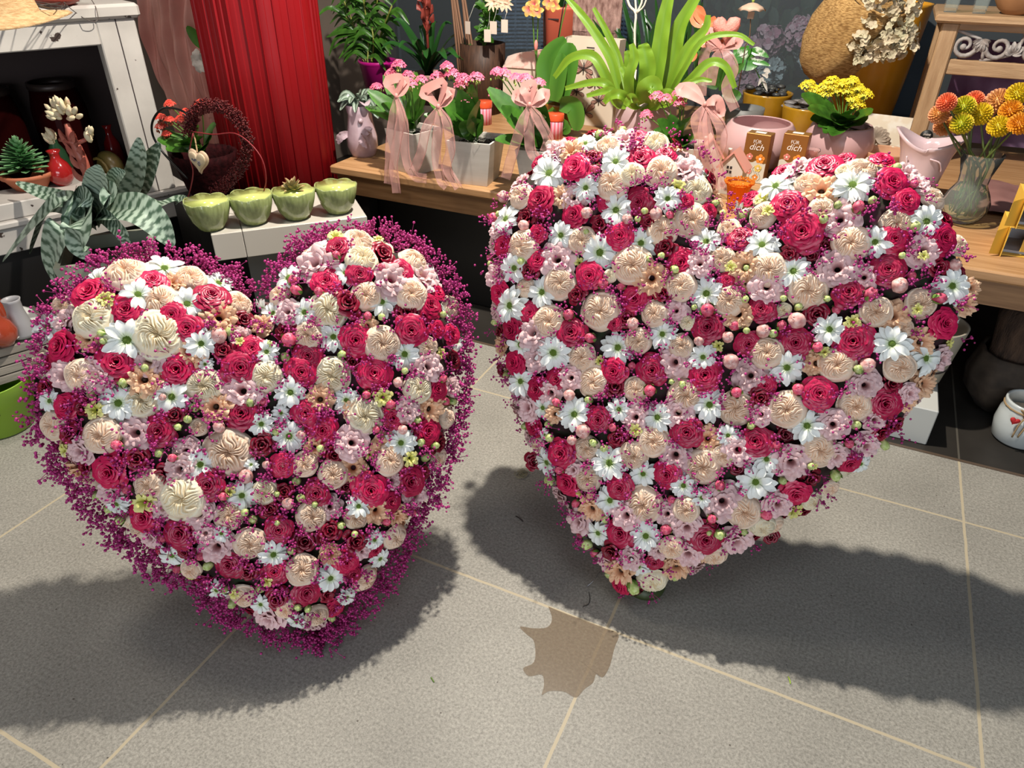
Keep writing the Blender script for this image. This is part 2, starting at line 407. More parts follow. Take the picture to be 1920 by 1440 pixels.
KINDS = {
 'k': ('pink_rose', [rose_mesh(i, 30 + 3 * (i % 3)).mesh('pink_rose', K) for i in range(4)], .5),
 'd': ('crimson_lisianthus', [rose_mesh(20 + i, 13, 1.2, .35).mesh('crimson_lisianthus', D) for i in range(3)], .5),
 'p': ('peach_rose', [garden_mesh(40 + i, (5, 4, 6, 5)[i]).mesh('peach_rose', P) for i in range(4)], .35),
 'c': ('cream_rose', [garden_mesh(50 + i, (5, 4, 5)[i]).mesh('cream_rose', Cm) for i in range(3)], .35),
 'w': ('daisy', [daisy_mesh(60 + i).mesh('daisy', W) for i in range(5)], .25),
 'l': ('pale_pink_lisianthus', [ruffle_mesh(70 + i).mesh('pale_pink_lisianthus', Lp) for i in range(4)], .4),
 'a': ('apricot_carnation', [ruffle_mesh(80 + i, ((1.0, -.05, 5), (.80, .18, 5), (.5, .28, 4)), .20, 8, i != 1).mesh('apricot_carnation', [Ap, dark_throat]) for i in range(3)], .4),
 'b': ('rose_bud', [bud_mesh(90 + i).mesh('rose_bud', [Bp, LG]) for i in range(2)], .9),
 'q': ('blush_rosebud', [bud_mesh(95 + i, 1.0, sep=False).mesh('blush_rosebud', Q) for i in range(2)], .6),
 'g': ('green_bud', [bud_mesh(97, .8, sep=False).mesh('green_bud', Gb), bud_mesh(98, .75).mesh('green_bud', [Gb, LG])], .9),
 'y': ('lime_blossom', [star_mesh(99).mesh('lime_blossom', Yb)], .4)}
eyeg = G().ball((0, 0, .02), .27, 14, 8, sq=(1, 1, .55), mod=lambda ph, a: 1 + .05 * math.sin(9 * a) * math.sin(14 * ph)); eye_mesh = eyeg.mesh('flower_center', DG)
# ---------------------------------------------------------------- the two flower hearts
OUTL={'L': [(-0.008, 0.787),(-0.046, 0.851),(-0.117, 0.893),(-0.199, 0.926),(-0.284, 0.926),(-0.362, 0.884),(-0.418, 0.817),(-0.451, 0.732),(-0.458, 0.62),(-0.437, 0.531),(-0.39, 0.441),(-0.331, 0.348),(-0.26, 0.256),(-0.175, 0.164),(-0.073, 0.084),(0.017, 0.056),(0.082, 0.091),(0.167, 0.16),(0.25, 0.251),(0.323, 0.346),(0.387, 0.464),(0.428, 0.588),(0.441, 0.703),(0.418, 0.796),(0.373, 0.878),(0.299, 0.93),(0.216, 0.954),(0.135, 0.934),(0.067, 0.874)], 'R': [(0.02, 0.951),(-0.036, 1.035),(-0.11, 1.093),(-0.204, 1.12),(-0.321, 1.115),(-0.422, 1.076),(-0.499, 0.992),(-0.548, 0.906),(-0.56, 0.795),(-0.535, 0.66),(-0.485, 0.529),(-0.415, 0.401),(-0.332, 0.278),(-0.238, 0.173),(-0.139, 0.072),(-0.048, 0.003),(-0.008, 0.006),(0.067, 0.066),(0.175, 0.163),(0.284, 0.276),(0.366, 0.376),(0.44, 0.489),(0.497, 0.612),(0.524, 0.712),(0.534, 0.805),(0.523, 0.893),(0.479, 0.987),(0.423, 1.056),(0.339, 1.107),(0.243, 1.114),(0.151, 1.086),(0.082, 1.037)]}
FRINGE=[(-0.004, 0.852),(-0.042, 0.905),(-0.115, 0.949),(-0.21, 0.977),(-0.309, 0.964),(-0.39, 0.915),(-0.446, 0.847),(-0.489, 0.738),(-0.496, 0.624),(-0.477, 0.516),(-0.427, 0.407),(-0.368, 0.306),(-0.285, 0.208),(-0.188, 0.111),(-0.082, 0.041),(0.001, -0.008),(0.079, 0.021),(0.186, 0.093),(0.283, 0.217),(0.367, 0.333),(0.426, 0.455),(0.472, 0.595),(0.487, 0.713),(0.467, 0.808),(0.42, 0.893),(0.344, 0.952),(0.234, 0.982),(0.134, 0.973),(0.054, 0.919)]
FLOW={'L': {'k': '-318 865 75,-249 818 67,-141 765 57,-166 797 50,-89 828 68,-174 686 77,-281 716 78,-384 763 67,-393 644 49,-64 576 69,-52 670 65,-23 707 54,-197 874 53,188 903 54,150 830 58,223 837 53,314 835 54,394 784 46,368 751 58,192 696 65,314 700 64,378 698 38,415 681 44,87 676 57,69 643 61,220 618 68,-226 566 63,64 556 52,93 513 60,1 452 47,-150 441 62,-284 396 64,58 381 55,355 561 48,247 514 51,319 470 63,264 365 65,173 366 70,213 331 47,-28 320 52,99 220 53,165 224 37,-137 265 53,-50 232 52,109 186 37,6 175 55,56 108 42,-331 500 67,-220 351 64,-273 312 23', 'd': '-34 773 50,-360 635 33,-191 594 45,-80 712 46,284 883 57,187 778 62,43 738 36,314 743 61,-34 504 51,109 454 48,-237 471 56,-6 396 42,-275 517 49,349 431 47,298 372 38,75 296 50,21 283 52,126 261 51,-106 240 40,-58 168 50,-444 691 39,-394 590 47,-380 516 32,-222 306 39,82 751 29', 'p': '-188 832 66,-41 814 58,-350 699 60,-326 597 44,-248 900 81,-128 880 59,-397 858 42,123 898 44,236 919 65,354 863 64,229 790 60,328 782 67,436 748 54,47 820 46,94 721 55,247 680 71,346 659 45,-102 499 92,45 448 50,100 415 57,-262 460 56,-120 370 55,43 335 59,-151 561 34,224 424 63,344 394 47,378 489 47,133 311 46,-89 303 60,214 237 56,6 226 61,134 158 58,19 107 46,-43 139 43,-125 185 50,-379 487 34,-309 363 39,-218 264 40,-332 575 67,-427 609 56', 'c': '-313 813 80,-196 760 95,-128 644 69,-249 634 67,-4 645 61,-456 742 53,234 873 66,146 769 76,130 628 72,-202 423 86,-44 403 49,311 570 62,187 529 73', 'w': '-255 757 80,-224 847 63,-137 818 64,-78 864 61,-119 731 57,-119 688 30,-191 631 68,-291 634 71,-177 904 71,-307 894 58,-429 817 59,-426 659 45,151 910 44,73 854 61,193 844 48,261 771 61,95 770 55,29 780 48,146 709 60,293 650 66,40 604 59,-28 547 51,23 512 66,-159 484 62,-90 405 58,-61 466 26,152 568 53,254 457 61,142 337 48,-47 270 58,165 253 42,172 199 45,59 190 60,87 130 42,-26 105 44,-91 163 40,-334 430 46,-251 301 51,-177 207 43,-140 336 34,14 563 35,402 839 46,433 664 37,5 696 47', 'l': '-41 737 40,-223 707 52,-323 695 55,-55 622 70,-385 704 55,136 874 73,288 816 64,364 820 76,339 615 57,-242 409 41,-176 383 50,83 345 43,-269 569 60,-181 516 45,-197 482 50,281 522 42,150 476 60,222 375 37,273 326 46,400 559 39,135 233 29,-82 122 56,-154 307 58,-378 550 45,-341 453 45,-283 347 39,61 776 43,-170 342 34,276 538 29', 'a': '-77 783 58,-328 772 44,-144 719 57,-236 675 56,-158 871 42,-113 598 53,98 579 48,333 518 55,218 455 49,143 419 55,179 317 49,69 244 38,1 757 41,222 723 36,71 478 36,160 545 36', 'b': '81 844 29,85 821 29,131 809 26,274 846 27,54 715 40,242 544 27,196 574 24,198 286 25,-304 551 27,-260 345 23,180 884 22,-318 747 20,-206 508 23,-123 412 23,372 583 23,205 496 22,225 743 24', 'q': '-84 743 42,-110 555 30,48 511 24,-75 444 37,-1 372 31,268 590 29,261 486 27,-31 460 23,-207 633 18,1 456 19', 'g': '-229 696 20,-274 672 24,-167 581 23,-2 525 21,-187 568 20,-43 595 23,298 500 20,27 378 24,-15 147 21,4 138 19,-158 210 21,-10 271 24,-341 392 26,285 613 20,-299 777 18,-296 760 18,-63 749 23,-19 397 16,125 280 19,100 304 22,13 712 19,300 448 25,333 434 23,53 360 17,82 476 21,157 668 22,-28 336 16,-87 371 21,397 728 20,253 737 19', 'y': '-283 846 34,-334 627 38,187 935 38,281 919 25,-277 427 45,271 419 37,230 563 41,-418 556 27,-139 196 24,-111 419 23,196 916 25,-45 726 19,-68 217 23'}, 'R': {'k': '-335 997 61,-194 1036 57,-218 1091 38,-148 1056 45,-389 1066 34,-445 1008 43,-176 940 57,-247 933 50,-76 957 34,-406 915 65,-318 891 56,-201 859 58,-55 822 61,-252 760 59,55 895 51,-25 947 34,-384 775 47,-395 835 39,-489 797 51,-471 682 54,-142 727 58,-384 650 48,-271 624 65,-422 602 54,-154 556 56,-70 576 63,-286 508 50,-331 473 56,-402 523 57,-175 663 33,-332 375 52,-168 438 54,-241 336 64,-218 263 59,132 753 54,30 694 61,121 675 50,213 696 63,46 590 66,173 593 43,48 801 34,281 601 63,35 457 62,12 351 58,181 471 65,137 977 61,177 925 78,323 1049 56,356 1014 49,349 935 53,439 952 58,352 873 60,291 817 57,480 787 56,321 720 75,191 1073 64,226 1096 43,110 1064 50,50 1000 43,303 1116 43,410 606 62,377 464 43,286 373 58,123 223 70,-86 292 57,-65 184 65,23 134 39,-49 43 48', 'd': '-303 1025 41,-257 881 43,-145 899 37,-98 852 47,-405 747 47,-276 712 44,-474 584 36,-144 522 54,-475 481 35,-153 680 45,-83 749 37,-340 264 52,-119 403 46,242 761 49,171 566 48,155 403 41,442 996 36,161 874 37,444 895 44,488 891 29,414 650 50,421 542 42,321 315 36,264 232 37,-79 132 53,-440 870 47', 'p': '-144 1014 67,-244 973 70,-279 1059 56,-55 919 71,-287 837 59,-112 886 61,-161 800 80,-320 732 70,-45 773 61,26 845 53,24 914 49,-430 802 71,-408 707 45,-214 686 84,-328 640 73,-238 572 62,-114 634 55,-91 702 55,-198 521 70,-18 643 49,-98 525 53,-182 361 57,-167 290 58,-317 327 41,63 759 62,128 837 66,214 808 74,162 664 62,15 534 72,125 531 70,227 554 71,-33 419 66,-71 375 59,84 388 74,122 422 44,161 1032 47,408 1033 50,90 952 55,203 972 50,347 967 55,272 916 66,477 950 41,428 819 55,349 787 56,407 766 38,264 1066 64,302 668 67,419 685 56,356 590 64,310 482 70,191 307 71,69 283 53,56 184 53,149 176 57,261 280 45,-27 267 79,-466 920 58,358 393 37', 'c': '-180 1083 63,-62 987 62,-202 998 50,-208 767 30,-14 697 34,175 758 30,229 1064 32,237 275 55,328 353 42,26 75 66', 'w': '-336 1060 46,-246 1020 63,-403 979 83,-86 1042 50,-301 954 58,-222 914 70,-113 954 54,-153 851 65,-241 816 79,-341 841 62,-14 876 61,-439 748 66,-360 703 68,-435 658 80,-393 570 67,-304 569 79,-157 610 71,-63 660 60,-378 481 68,-226 436 73,-309 431 53,-125 472 51,-280 296 65,-121 344 77,12 765 70,103 886 66,177 841 65,208 641 66,34 627 54,272 735 60,69 526 69,-35 474 63,-42 337 58,122 470 44,211 438 53,200 383 73,274 528 66,103 1018 67,251 1032 75,400 979 62,316 923 56,476 863 67,392 729 67,463 712 63,402 463 41,97 319 42,52 335 55,-104 255 67,-6 196 67,-119 164 58,-10 113 52,-490 859 67,-291 369 27', 'l': '-244 1078 51,-409 1033 53,-98 1027 62,-328 930 51,-338 784 70,-15 826 46,-363 604 66,-251 519 47,-25 603 62,-45 717 44,-498 719 55,-346 547 53,-351 421 60,-207 301 40,-295 472 53,132 800 59,139 608 60,-85 462 56,7 494 57,149 444 56,260 444 64,179 531 41,20 398 62,373 1057 41,242 959 61,407 921 53,259 860 64,312 851 45,142 1071 49,351 1077 46,364 635 52,500 718 41,322 542 53,399 568 39,345 475 47,255 342 49,142 320 71,79 242 55,93 178 56,188 228 63,397 510 47,-173 176 59,-58 233 57,30 260 45,-29 130 47,-86 87 48,-520 836 44,452 636 34,30 168 38,-460 631 41', 'a': '-363 1037 52,-358 928 41,-113 778 62,-465 552 42,-274 425 37,87 734 53,80 835 55,264 661 46,80 450 49,195 1016 57,382 784 51,446 742 47,534 874 35,520 836 41,477 660 46,455 616 35,74 129 55,-145 219 53,-52 82 58,140 173 39,90 802 36', 'b': '-286 998 25,-101 921 24,-219 747 33,-283 663 34,-223 620 31,-272 455 26,-238 294 27,23 730 39,179 726 26,86 709 31,257 695 28,-63 531 35,240 601 33,119 568 31,226 472 26,-131 427 26,363 1052 23,270 985 31,330 819 32,456 834 29,363 509 26,129 356 29,36 225 33,128 280 27,237 312 32,-567 866 35', 'q': '-285 898 33,-191 898 30,-129 917 34,-133 671 35,-244 480 34,-197 403 44,145 708 38,206 742 44,94 631 43,19 661 27,77 681 31,378 845 38,473 905 31,358 678 39,-523 915 36,-436 850 32,-217 377 29', 'g': '-168 901 20,-155 920 20,-423 766 29,-277 365 29,-169 381 26,-141 374 23,-199 477 26,166 706 26,112 702 19,94 767 21,-6 731 17,170 782 19,203 770 23,164 503 22,211 953 25,231 985 20,293 1004 20,382 964 24,326 1083 25,343 666 25,366 551 25,300 446 19,354 433 31,201 259 22,152 246 32,-14 50 40,-144 120 33,-270 250 36,83 833 19,-100 829 22,-65 805 25,-125 819 17,-279 856 18,-18 968 22,3 948 20,-523 748 22,253 796 18,369 903 18,138 422 17,129 241 17,4 560 22,-20 561 17', 'y': '-77 435 30,311 759 32,294 328 37,81 991 32,-99 984 34,421 805 22,407 910 20,99 960 26,50 830 24,306 445 17,272 688 23'}}
GYP = mat('magenta_gypsophila', (.26, .006, .095), .5, col2=(.52, .035, .24), scale=120)
MOSS = mat('wet_foam_and_leaves', (.014, .026, .008), .9, col2=(.05, .006, .02), scale=40, bump=.6)
def edge(poly, a, b):
    p = np.array(poly); q = np.roll(p, -1, 0); d = q - p; v = np.array([a, b]) - p
    t = np.clip((v * d).sum(1) / (d * d).sum(1), 0, 1); dist = np.hypot(*(v - d * t[:, None]).T).min(); ins = False
    for (x1, y1), (x2, y2) in zip(p, q):
        if (y1 > b) != (y2 > b) and a < (x2 - x1) * (b - y1) / (y2 - y1) + x1: ins = not ins
    return dist if ins else -dist
ICO = []
def ico():
    if not ICO:
        p = (1 + 5 ** .5) / 2; v = [(-1, p, 0), (1, p, 0), (-1, -p, 0), (1, -p, 0), (0, -1, p), (0, 1, p), (0, -1, -p), (0, 1, -p), (p, 0, -1), (p, 0, 1), (-p, 0, -1), (-p, 0, 1)]
        f = [(0, 11, 5), (0, 5, 1), (0, 1, 7), (0, 7, 10), (0, 10, 11), (1, 5, 9), (5, 11, 4), (11, 10, 2), (10, 7, 6), (7, 1, 8), (3, 9, 4), (3, 4, 2), (3, 2, 6), (3, 6, 8), (3, 8, 9), (4, 9, 5), (2, 4, 11), (6, 2, 10), (8, 6, 7), (9, 8, 1)]
        ICO.append((np.array(v) / np.linalg.norm(v[0]), np.array(f)))
    return ICO[0]
def berries(name, pts, rad, stems, m_, parent=None):
    """one mesh of many small round florets at PTS, with thin stems given as (from, to)"""
    V, F = ico(); pts = np.array([tuple(p) for p in pts]); n = len(pts); rad = np.array(rad)
    vv = (pts[:, None, :] + V[None] * rad[:, None, None]).reshape(-1, 3); ff = (F[None] + (np.arange(n) * 12)[:, None, None]).reshape(-1, 3)
    sv = []; sf = []; base = len(vv)
    for a, b in stems:
        a = Vector(a); b = Vector(b); d = (b - a); s = d.orthogonal().normalized() * .0007; u = d.cross(s).normalized() * .0007
        k = base + len(sv); sv += [a + s, a - s * .5 + u, a - s * .5 - u, b + s, b - s * .5 + u, b - s * .5 - u]
        sf += [(k, k + 1, k + 4), (k, k + 4, k + 3), (k + 1, k + 2, k + 5), (k + 1, k + 5, k + 4), (k + 2, k, k + 3), (k + 2, k + 3, k + 5)]
    vv = np.concatenate([vv, np.array([tuple(p) for p in sv])]) if sv else vv; ff = np.concatenate([ff, np.array(sf)]) if sf else ff
    me = bpy.data.meshes.new(name); me.vertices.add(len(vv)); me.vertices.foreach_set('co', vv.ravel())
    me.loops.add(len(ff) * 3); me.loops.foreach_set('vertex_index', ff.ravel().astype(np.int32))
    me.polygons.add(len(ff)); me.polygons.foreach_set('loop_start', np.arange(0, len(ff) * 3, 3, dtype=np.int32))
    me.polygons.foreach_set('use_smooth', np.ones(len(ff), dtype=bool)); me.materials.append(m_); me.update(calc_edges=True); me.validate()
    o = bpy.data.objects.new(name, me); COL.objects.link(o); o.parent = parent; return o
def heart(key, X, Y, psi, th, dome, name, label, fringe=None):
    R = random.Random(ord(key)); poly = OUTL[key]
    root = empty(name, (X, Y, 0), label, 'floral heart')
    wv = Vector((math.cos(psi), math.sin(psi), 0)); nb = Vector((-math.sin(psi), math.cos(psi), 0))
    up = Vector((0, 0, 1)) * math.cos(th) + nb * math.sin(th); nn = wv.cross(up)
    def hgt(a, b):
        s = edge(poly, a, b)
        if s <= 0: return 0.0
        q = min(s / .15, 1); return dome * math.sqrt(1 - (1 - q) ** 2)
    def pt(a, b, h): return wv * a + up * b + nn * h
    def nrm(a, b):
        e = .012; ga = (hgt(a + e, b) - hgt(a - e, b)) / (2 * e); gb = (hgt(a, b + e) - hgt(a, b - e)) / (2 * e)
        ga = max(-1.5, min(1.5, ga)); gb = max(-1.5, min(1.5, gb))
        return (nn - wv * ga - up * gb).normalized()
    # foam body
    st = .016; xs = [p[0] for p in poly]; ys = [p[1] for p in poly]; g = G(); idx = {}; na = int((max(xs) - min(xs)) / st) + 2; nb_ = int((max(ys) - min(ys)) / st) + 2
    ok = {}
    for i in range(na):
        for j in range(nb_):
            a = min(xs) + i * st; b = min(ys) + j * st
            if edge(poly, a, b) > .012 and pt(a, b, -.03).z > .01:
                ok[i, j] = (a, b)
    for lay, fn in ((0, lambda a, b: hgt(a, b) - .022), (1, lambda a, b: -.045)):
        for k_, (a, b) in ok.items(): idx[lay, k_] = len(g.v); g.v.append(tuple(pt(a, b, fn(a, b)))); g.t.append(0)
    cells = {k_ for k_ in ok if all((k_[0] + u, k_[1] + v) in ok for u, v in ((1, 0), (0, 1), (1, 1)))}
    for (i, j) in cells:
        q = [(i, j), (i + 1, j), (i + 1, j + 1), (i, j + 1)]
        g.f.append([idx[0, c] for c in q]); g.f.append([idx[1, c] for c in reversed(q)])
        for e, (di, dj) in ((0, (0, -1)), (1, (1, 0)), (2, (0, 1)), (3, (-1, 0))):
            if (i + di, j + dj) not in cells:
                a, b = q[e], q[(e + 1) % 4]; g.f.append([idx[0, b], idx[0, a], idx[1, a], idx[1, b]])
    g.mi = [0] * len(g.f); g.build('foam_body', MOSS, root)
    # rear prop
    top = pt(0, .62, -.05); foot = Vector((top.x, top.y, 0)) + nb * .24; foot.z = .006
    G().tube([top, foot], .009, 8).build('stand_leg', mat('green_metal', (.03, .06, .03), .5, .3), root)
    G().lathe([(.050, .0), (.052, .012), (.04, .03), (.0, .032)], 24, (nb.x * (.03 if key == 'R' else .10), nb.y * (.03 if key == 'R' else .10), 0)).build('stand_foot', mat('green_foot', (.05, .07, .02), .5), root)
    placed = []
    def put(t, a, b, h, d, n, flat=0):
        nm, ms, sink = KINDS[t]; me = R.choice(ms); o = bpy.data.objects.new(nm, me); COL.objects.link(o); o.parent = root
        r = d / 2; p = pt(a, b, h)
        if (Vector((0, 0, p.z)).z < r * .8): p.z = r * .8 + .002
        q = n.to_track_quat('Z', 'Y').to_matrix().to_4x4() @ Matrix.Rotation(R.uniform(0, 6.28), 4, 'Z')
        if t in 'bgq': q = (n + Vector((R.uniform(-.5, .5), R.uniform(-.5, .5), R.uniform(-.3, .5)))).normalized().to_track_quat('Z', 'Y').to_matrix().to_4x4()
        sc = r * {'b': .95, 'g': .95, 'q': .95, 'w': 1.02, 'y': 1.1, 'l': 1.08, 'a': 1.08}.get(t, 1.02) * {'k': 1.24, 'd': 1.2, 'w': 1.06, 'q': .85, 'p': 1.10, 'c': 1.10, 'l': 1.18, 'a': 1.15}.get(t, 1.0)
        o.matrix_local = Matrix.Translation(p) @ q @ Matrix.Scale(sc, 4)
        if t == 'w':
            c = bpy.data.objects.new('flower_center', eye_mesh); COL.objects.link(c); c.parent = o
        placed.append((a, b, r))
    cf = Vector((-X, -Y, CAM_H - .55)).normalized()
    for t, s_ in FLOW[key].items():
        for e in s_.split(','):
            a, b, d = [int(x) / 1000 for x in e.split()]
            n = (nrm(a, b) * .75 + nn * .35 + Vector((R.uniform(-.16, .16), R.uniform(-.16, .16), R.uniform(-.1, .2)))).normalized()
            put(t, a, b, hgt(a, b) + R.uniform(-.006, .010) + (.012 if t in 'bgqy' else .0), d, n)
    # filler between the big blooms
    nf = 0; caps = dict(l=96, a=60, b=70, g=95, y=60, d=80)
    import collections
    cnt = collections.Counter(); [cnt.update({t: len(s_.split(','))}) for t, s_ in FLOW[key].items()]
    for _ in range(6000):
        a = R.uniform(min(xs), max(xs)); b = R.uniform(min(ys), max(ys)); s = edge(poly, a, b)
        if s < .004: continue
        dm = min((math.hypot(a - x, b - y) - r) for x, y, r in placed)
        if dm > .0115:
            t = R.choice('lladddg' if dm > .016 else 'gbygd')
            if cnt[t] >= caps[t]: continue
            cnt[t] += 1
            d = min(2 * dm + .012, .05) if t in 'lad' else min(2 * dm, .026)
            put(t, a, b, hgt(a, b) - (.012 if t in 'lad' else .004), d, (nrm(a, b) + Vector((R.uniform(-.3, .3), R.uniform(-.3, .3), R.uniform(-.2, .3)))).normalized())
    # blooms round the rim, turned outwards
    P2 = poly + [poly[0]]; per = 0; nxt = 0
    for (x1, y1), (x2, y2) in zip(P2[:-1], P2[1:]):
        L_ = math.hypot(x2 - x1, y2 - y1)
        while nxt < per + L_:
            u = (nxt - per) / L_; a = x1 + (x2 - x1) * u; b = y1 + (y2 - y1) * u
            o1 = Vector(((y2 - y1), -(x2 - x1))).normalized()
            if edge(poly, a + o1.x * .01, b + o1.y * .01) > 0: o1 = -o1
            n = (wv * o1.x + up * o1.y + nn * .25).normalized()
            for lay in (0, 1):
                t = R.choice('llaapcwwkd' if lay == 0 else 'llapwa'); d = R.uniform(.042, .058)
                if cnt[t] > 97: t = 'a'
                cnt[t] += 1
                if pt(a, b, 0).z > .03 or lay == 0: put(t, a - o1.x * (.018 + .004 * lay), b - o1.y * (.018 + .004 * lay), (.022 if lay == 0 else -.025) + R.uniform(-.008, .008), d, n)
            nxt += .058
        per += L_
    # gypsophila
    gp = []; gr = []; stm = []
    def spray(base, dr, nball, spread, r0):
        st_ = pt(*base); tip = st_ + dr * spread
        for _ in range(nball):
            p = tip + Vector((R.gauss(0, 1), R.gauss(0, 1), R.gauss(0, 1))) * spread * .38
            if p.z < .004: p.z = .004 + R.random() * .01
            gp.append(p); gr.append(r0 * R.uniform(.7, 1.25))
            if R.random() < .45: stm.append((st_.lerp(tip, .5), p))
    k = 0
    for _ in range(4200):
        a = R.uniform(min(xs), max(xs)); b = R.uniform(min(ys), max(ys)); s = edge(poly, a, b)
        if s < .0: continue
        dm = min((math.hypot(a - x, b - y) - r) for x, y, r in placed)
        if dm > -.004 or R.random() < .010:
            spray((a, b, hgt(a, b) - .004), nrm(a, b), R.randint(5, 9), .018 + .008 * R.random(), .0028); k += 1
            if k > 520: break
    if fringe:
        F2 = fringe + [fringe[0]]
        for (x1, y1), (x2, y2) in zip(F2[:-1], F2[1:]):
            L_ = math.hypot(x2 - x1, y2 - y1)
            for _ in range(int(L_ / .0016)):
                u = R.random(); a = x1 + (x2 - x1) * u; b = y1 + (y2 - y1) * u
                o1 = Vector(((y2 - y1), -(x2 - x1))).normalized()
                if edge(fringe, a + o1.x * .01, b + o1.y * .01) > 0: o1 = -o1
                dep = R.uniform(.0, .055); h = R.uniform(-.045, .035) - dep * .1
                c_ = (a - o1.x * (dep + .012), b - o1.y * (dep + .012), h)
                out = (wv * o1.x + up * o1.y).normalized() + nn * R.uniform(-.5, .5)
                spray(c_, out, 5, .014 + .010 * (R.random() < .12), .0033)
    else:
        for _ in range(14):
            (x1, y1), (x2, y2) = R.choice(list(zip(P2[:-1], P2[1:]))); u = R.random(); a = x1 + (x2 - x1) * u; b = y1 + (y2 - y1) * u
            o1 = Vector(((y2 - y1), -(x2 - x1))).normalized()
            if edge(poly, a + o1.x * .01, b + o1.y * .01) > 0: o1 = -o1
            spray((a, b, R.uniform(-.03, .02)), (wv * o1.x + up * o1.y).normalized(), R.randint(5, 11), .018, .0028)
    o = berries('gypsophila', gp, gr, stm, GYP, root); o['kind'] = 'stuff'
    return root
heart('L', -.863, .782, .746, .55, .13, 'floral_heart', 'heart of roses and daisies edged all round with magenta gypsophila', FRINGE)
heart('R', -.228, 1.277, .05, .45, .14, 'floral_heart', 'larger heart of pink and peach roses with no magenta edging')
# ---------------------------------------------------------------- things on the floor
g = G(); pud = [(1028, 1137), (1060, 1150), (1100, 1165), (1134, 1178), (1160, 1189), (1152, 1215), (1143, 1250), (1130, 1270), (1118, 1264), (1112, 1280), (1096, 1292), (1080, 1308), (1058, 1297), (1030, 1296), (1016, 1303), (1020, 1285), (1016, 1265), (992, 1268), (981, 1253), (1000, 1243), (1004, 1222), (1000, 1200), (988, 1190), (975, 1175), (1000, 1178), (1026, 1176), (1035, 1160)]
pud = [(p.x, p.y) for p in curve([(x, y, 0) for x, y in pud + pud[:1]], 96)[:-1]]
c = onz(1070, 1225, .0009); V = [c] + [onz(x, y, .0005) for x, y in pud]; n = len(pud); F_ = []
for i in range(n): j = (i + 1) % n; F_ += [(0, 1 + j, 1 + i)]
F_ = [tuple(reversed(f)) for f in F_]
g.add([(p.x, p.y, max(p.z, .0005)) for p in V], F_); g.v = [(x, y, .0006) for x, y, z in g.v]
tag(g.build('water_puddle', mat('wet_stone_film', (.20, .145, .095), .22, col2=(.25, .19, .125), scale=160, alpha=.66, spec=.25), smooth=False), 'small wet puddle on the tile joint in front of the hearts', 'puddle')
def strand(name, pts, r, m_, label, cat, group=None):
    return tag(G().tube(curve(pts, 14), r, 5).build(name, m_), label, cat, group)
drym = mat('dry_grass', (.30, .26, .15), .8); darkm = mat('dark_bark', (.03, .02, .015), .8); steelw = mat('steel_wire', (.35, .36, .4), .35, .9)
g = G()
c = onz(980, 888, .006)
for i in range(16):
    a = rnd.uniform(0, 6.28); r = rnd.uniform(.006, .024); el = rnd.uniform(.5, 1.3); o_ = Vector((rnd.gauss(0, .004), rnd.gauss(0, .008), 0))
    g.tube([c + o_ + Vector((r * math.cos(a + t * .7), r * el * math.sin(a + t * .7), .003 * math.sin(t * 2 + a) + .001)) for t in range(0, 7)], .0006, 4)
tag(g.build('moss_tuft', drym), 'wiry tuft of dried moss lying in the shadow left of the larger heart', 'dried moss')
strand('wire', [onz(1100, 1100, .001), onz(1115, 1087, .014), onz(1122, 1075, .003), onz(1130, 1070, .002)], .0008, steelw, 'short thin wire on the floor by the tip of the larger heart', 'wire')
strand('twig', [onz(1093, 1137, .001), onz(1103, 1133, .002), onz(1106, 1122, .002), onz(1104, 1110, .001)], .0009, darkm, 'curved dark twig on the floor left of the larger heart tip', 'twig')
strand('stem_clipping', [onz(808, 1270, .001), onz(812, 1276, .002), onz(814, 1279, .001)], .0014, mat('fresh_stem', (.12, .22, .03), .6), 'tiny green stem clipping alone on the tiles below the left heart', 'clipping')
strand('leaf_clipping', [onz(1478, 1269, .001), onz(1481, 1276, .003), onz(1482, 1282, .001)], .0016, mat('lime_clip', (.35, .50, .06), .6), 'tiny lime green clipping on the tiles below the larger heart', 'clipping')
strand('dried_petiole', [onz(967, 968, .001), onz(974, 972, .002), onz(981, 978, .001)], .0013, darkm, 'short dark bit of stem in the shadow between the two hearts', 'clipping')
# ---------------------------------------------------------------- wooden display bench
SH = .575; YF = 2.40
oak = mat('oak_boards', (.36, .185, .075), .5, col2=(.50, .28, .13), scale=5, stretch=(1, 14, 14), bump=.15, bscale=8)
oakd = mat('oak_fascia', (.20, .095, .035), .55, col2=(.30, .155, .065), scale=5, stretch=(1, 14, 14))
bench = empty('display_bench', (-.5, YF, 0), 'long low wooden bench under the shop window carrying pots and gifts', 'bench')
G().box((-1.98, YF, SH - .034), (3.2, 4.29, SH), bev=.006).build('bench_top', oak, bench, world=True, smooth=False)
G().box((-1.96, YF + .02, SH - .115), (3.2, YF + .05, SH - .034)).build('fascia', oakd, bench, world=True, smooth=False)
for x in (-1.9, .95, 2.9): G().box((x, YF + .06, .002), (x + .06, YF + .12, SH - .034)).build('leg', mat('black_panel', (.006, .005, .005), .5), bench, world=True, smooth=False)
blk = mat('black_panel', (.006, .005, .005), .5)
G().box((-2.0, YF + .14, .002), (-.55, YF + .17, SH - .04), bev=.004).build('dark_backing_panel', blk, bench, world=True, smooth=False)  # black sheet added to stand in for the dark under the bench
SY = SH + .0005
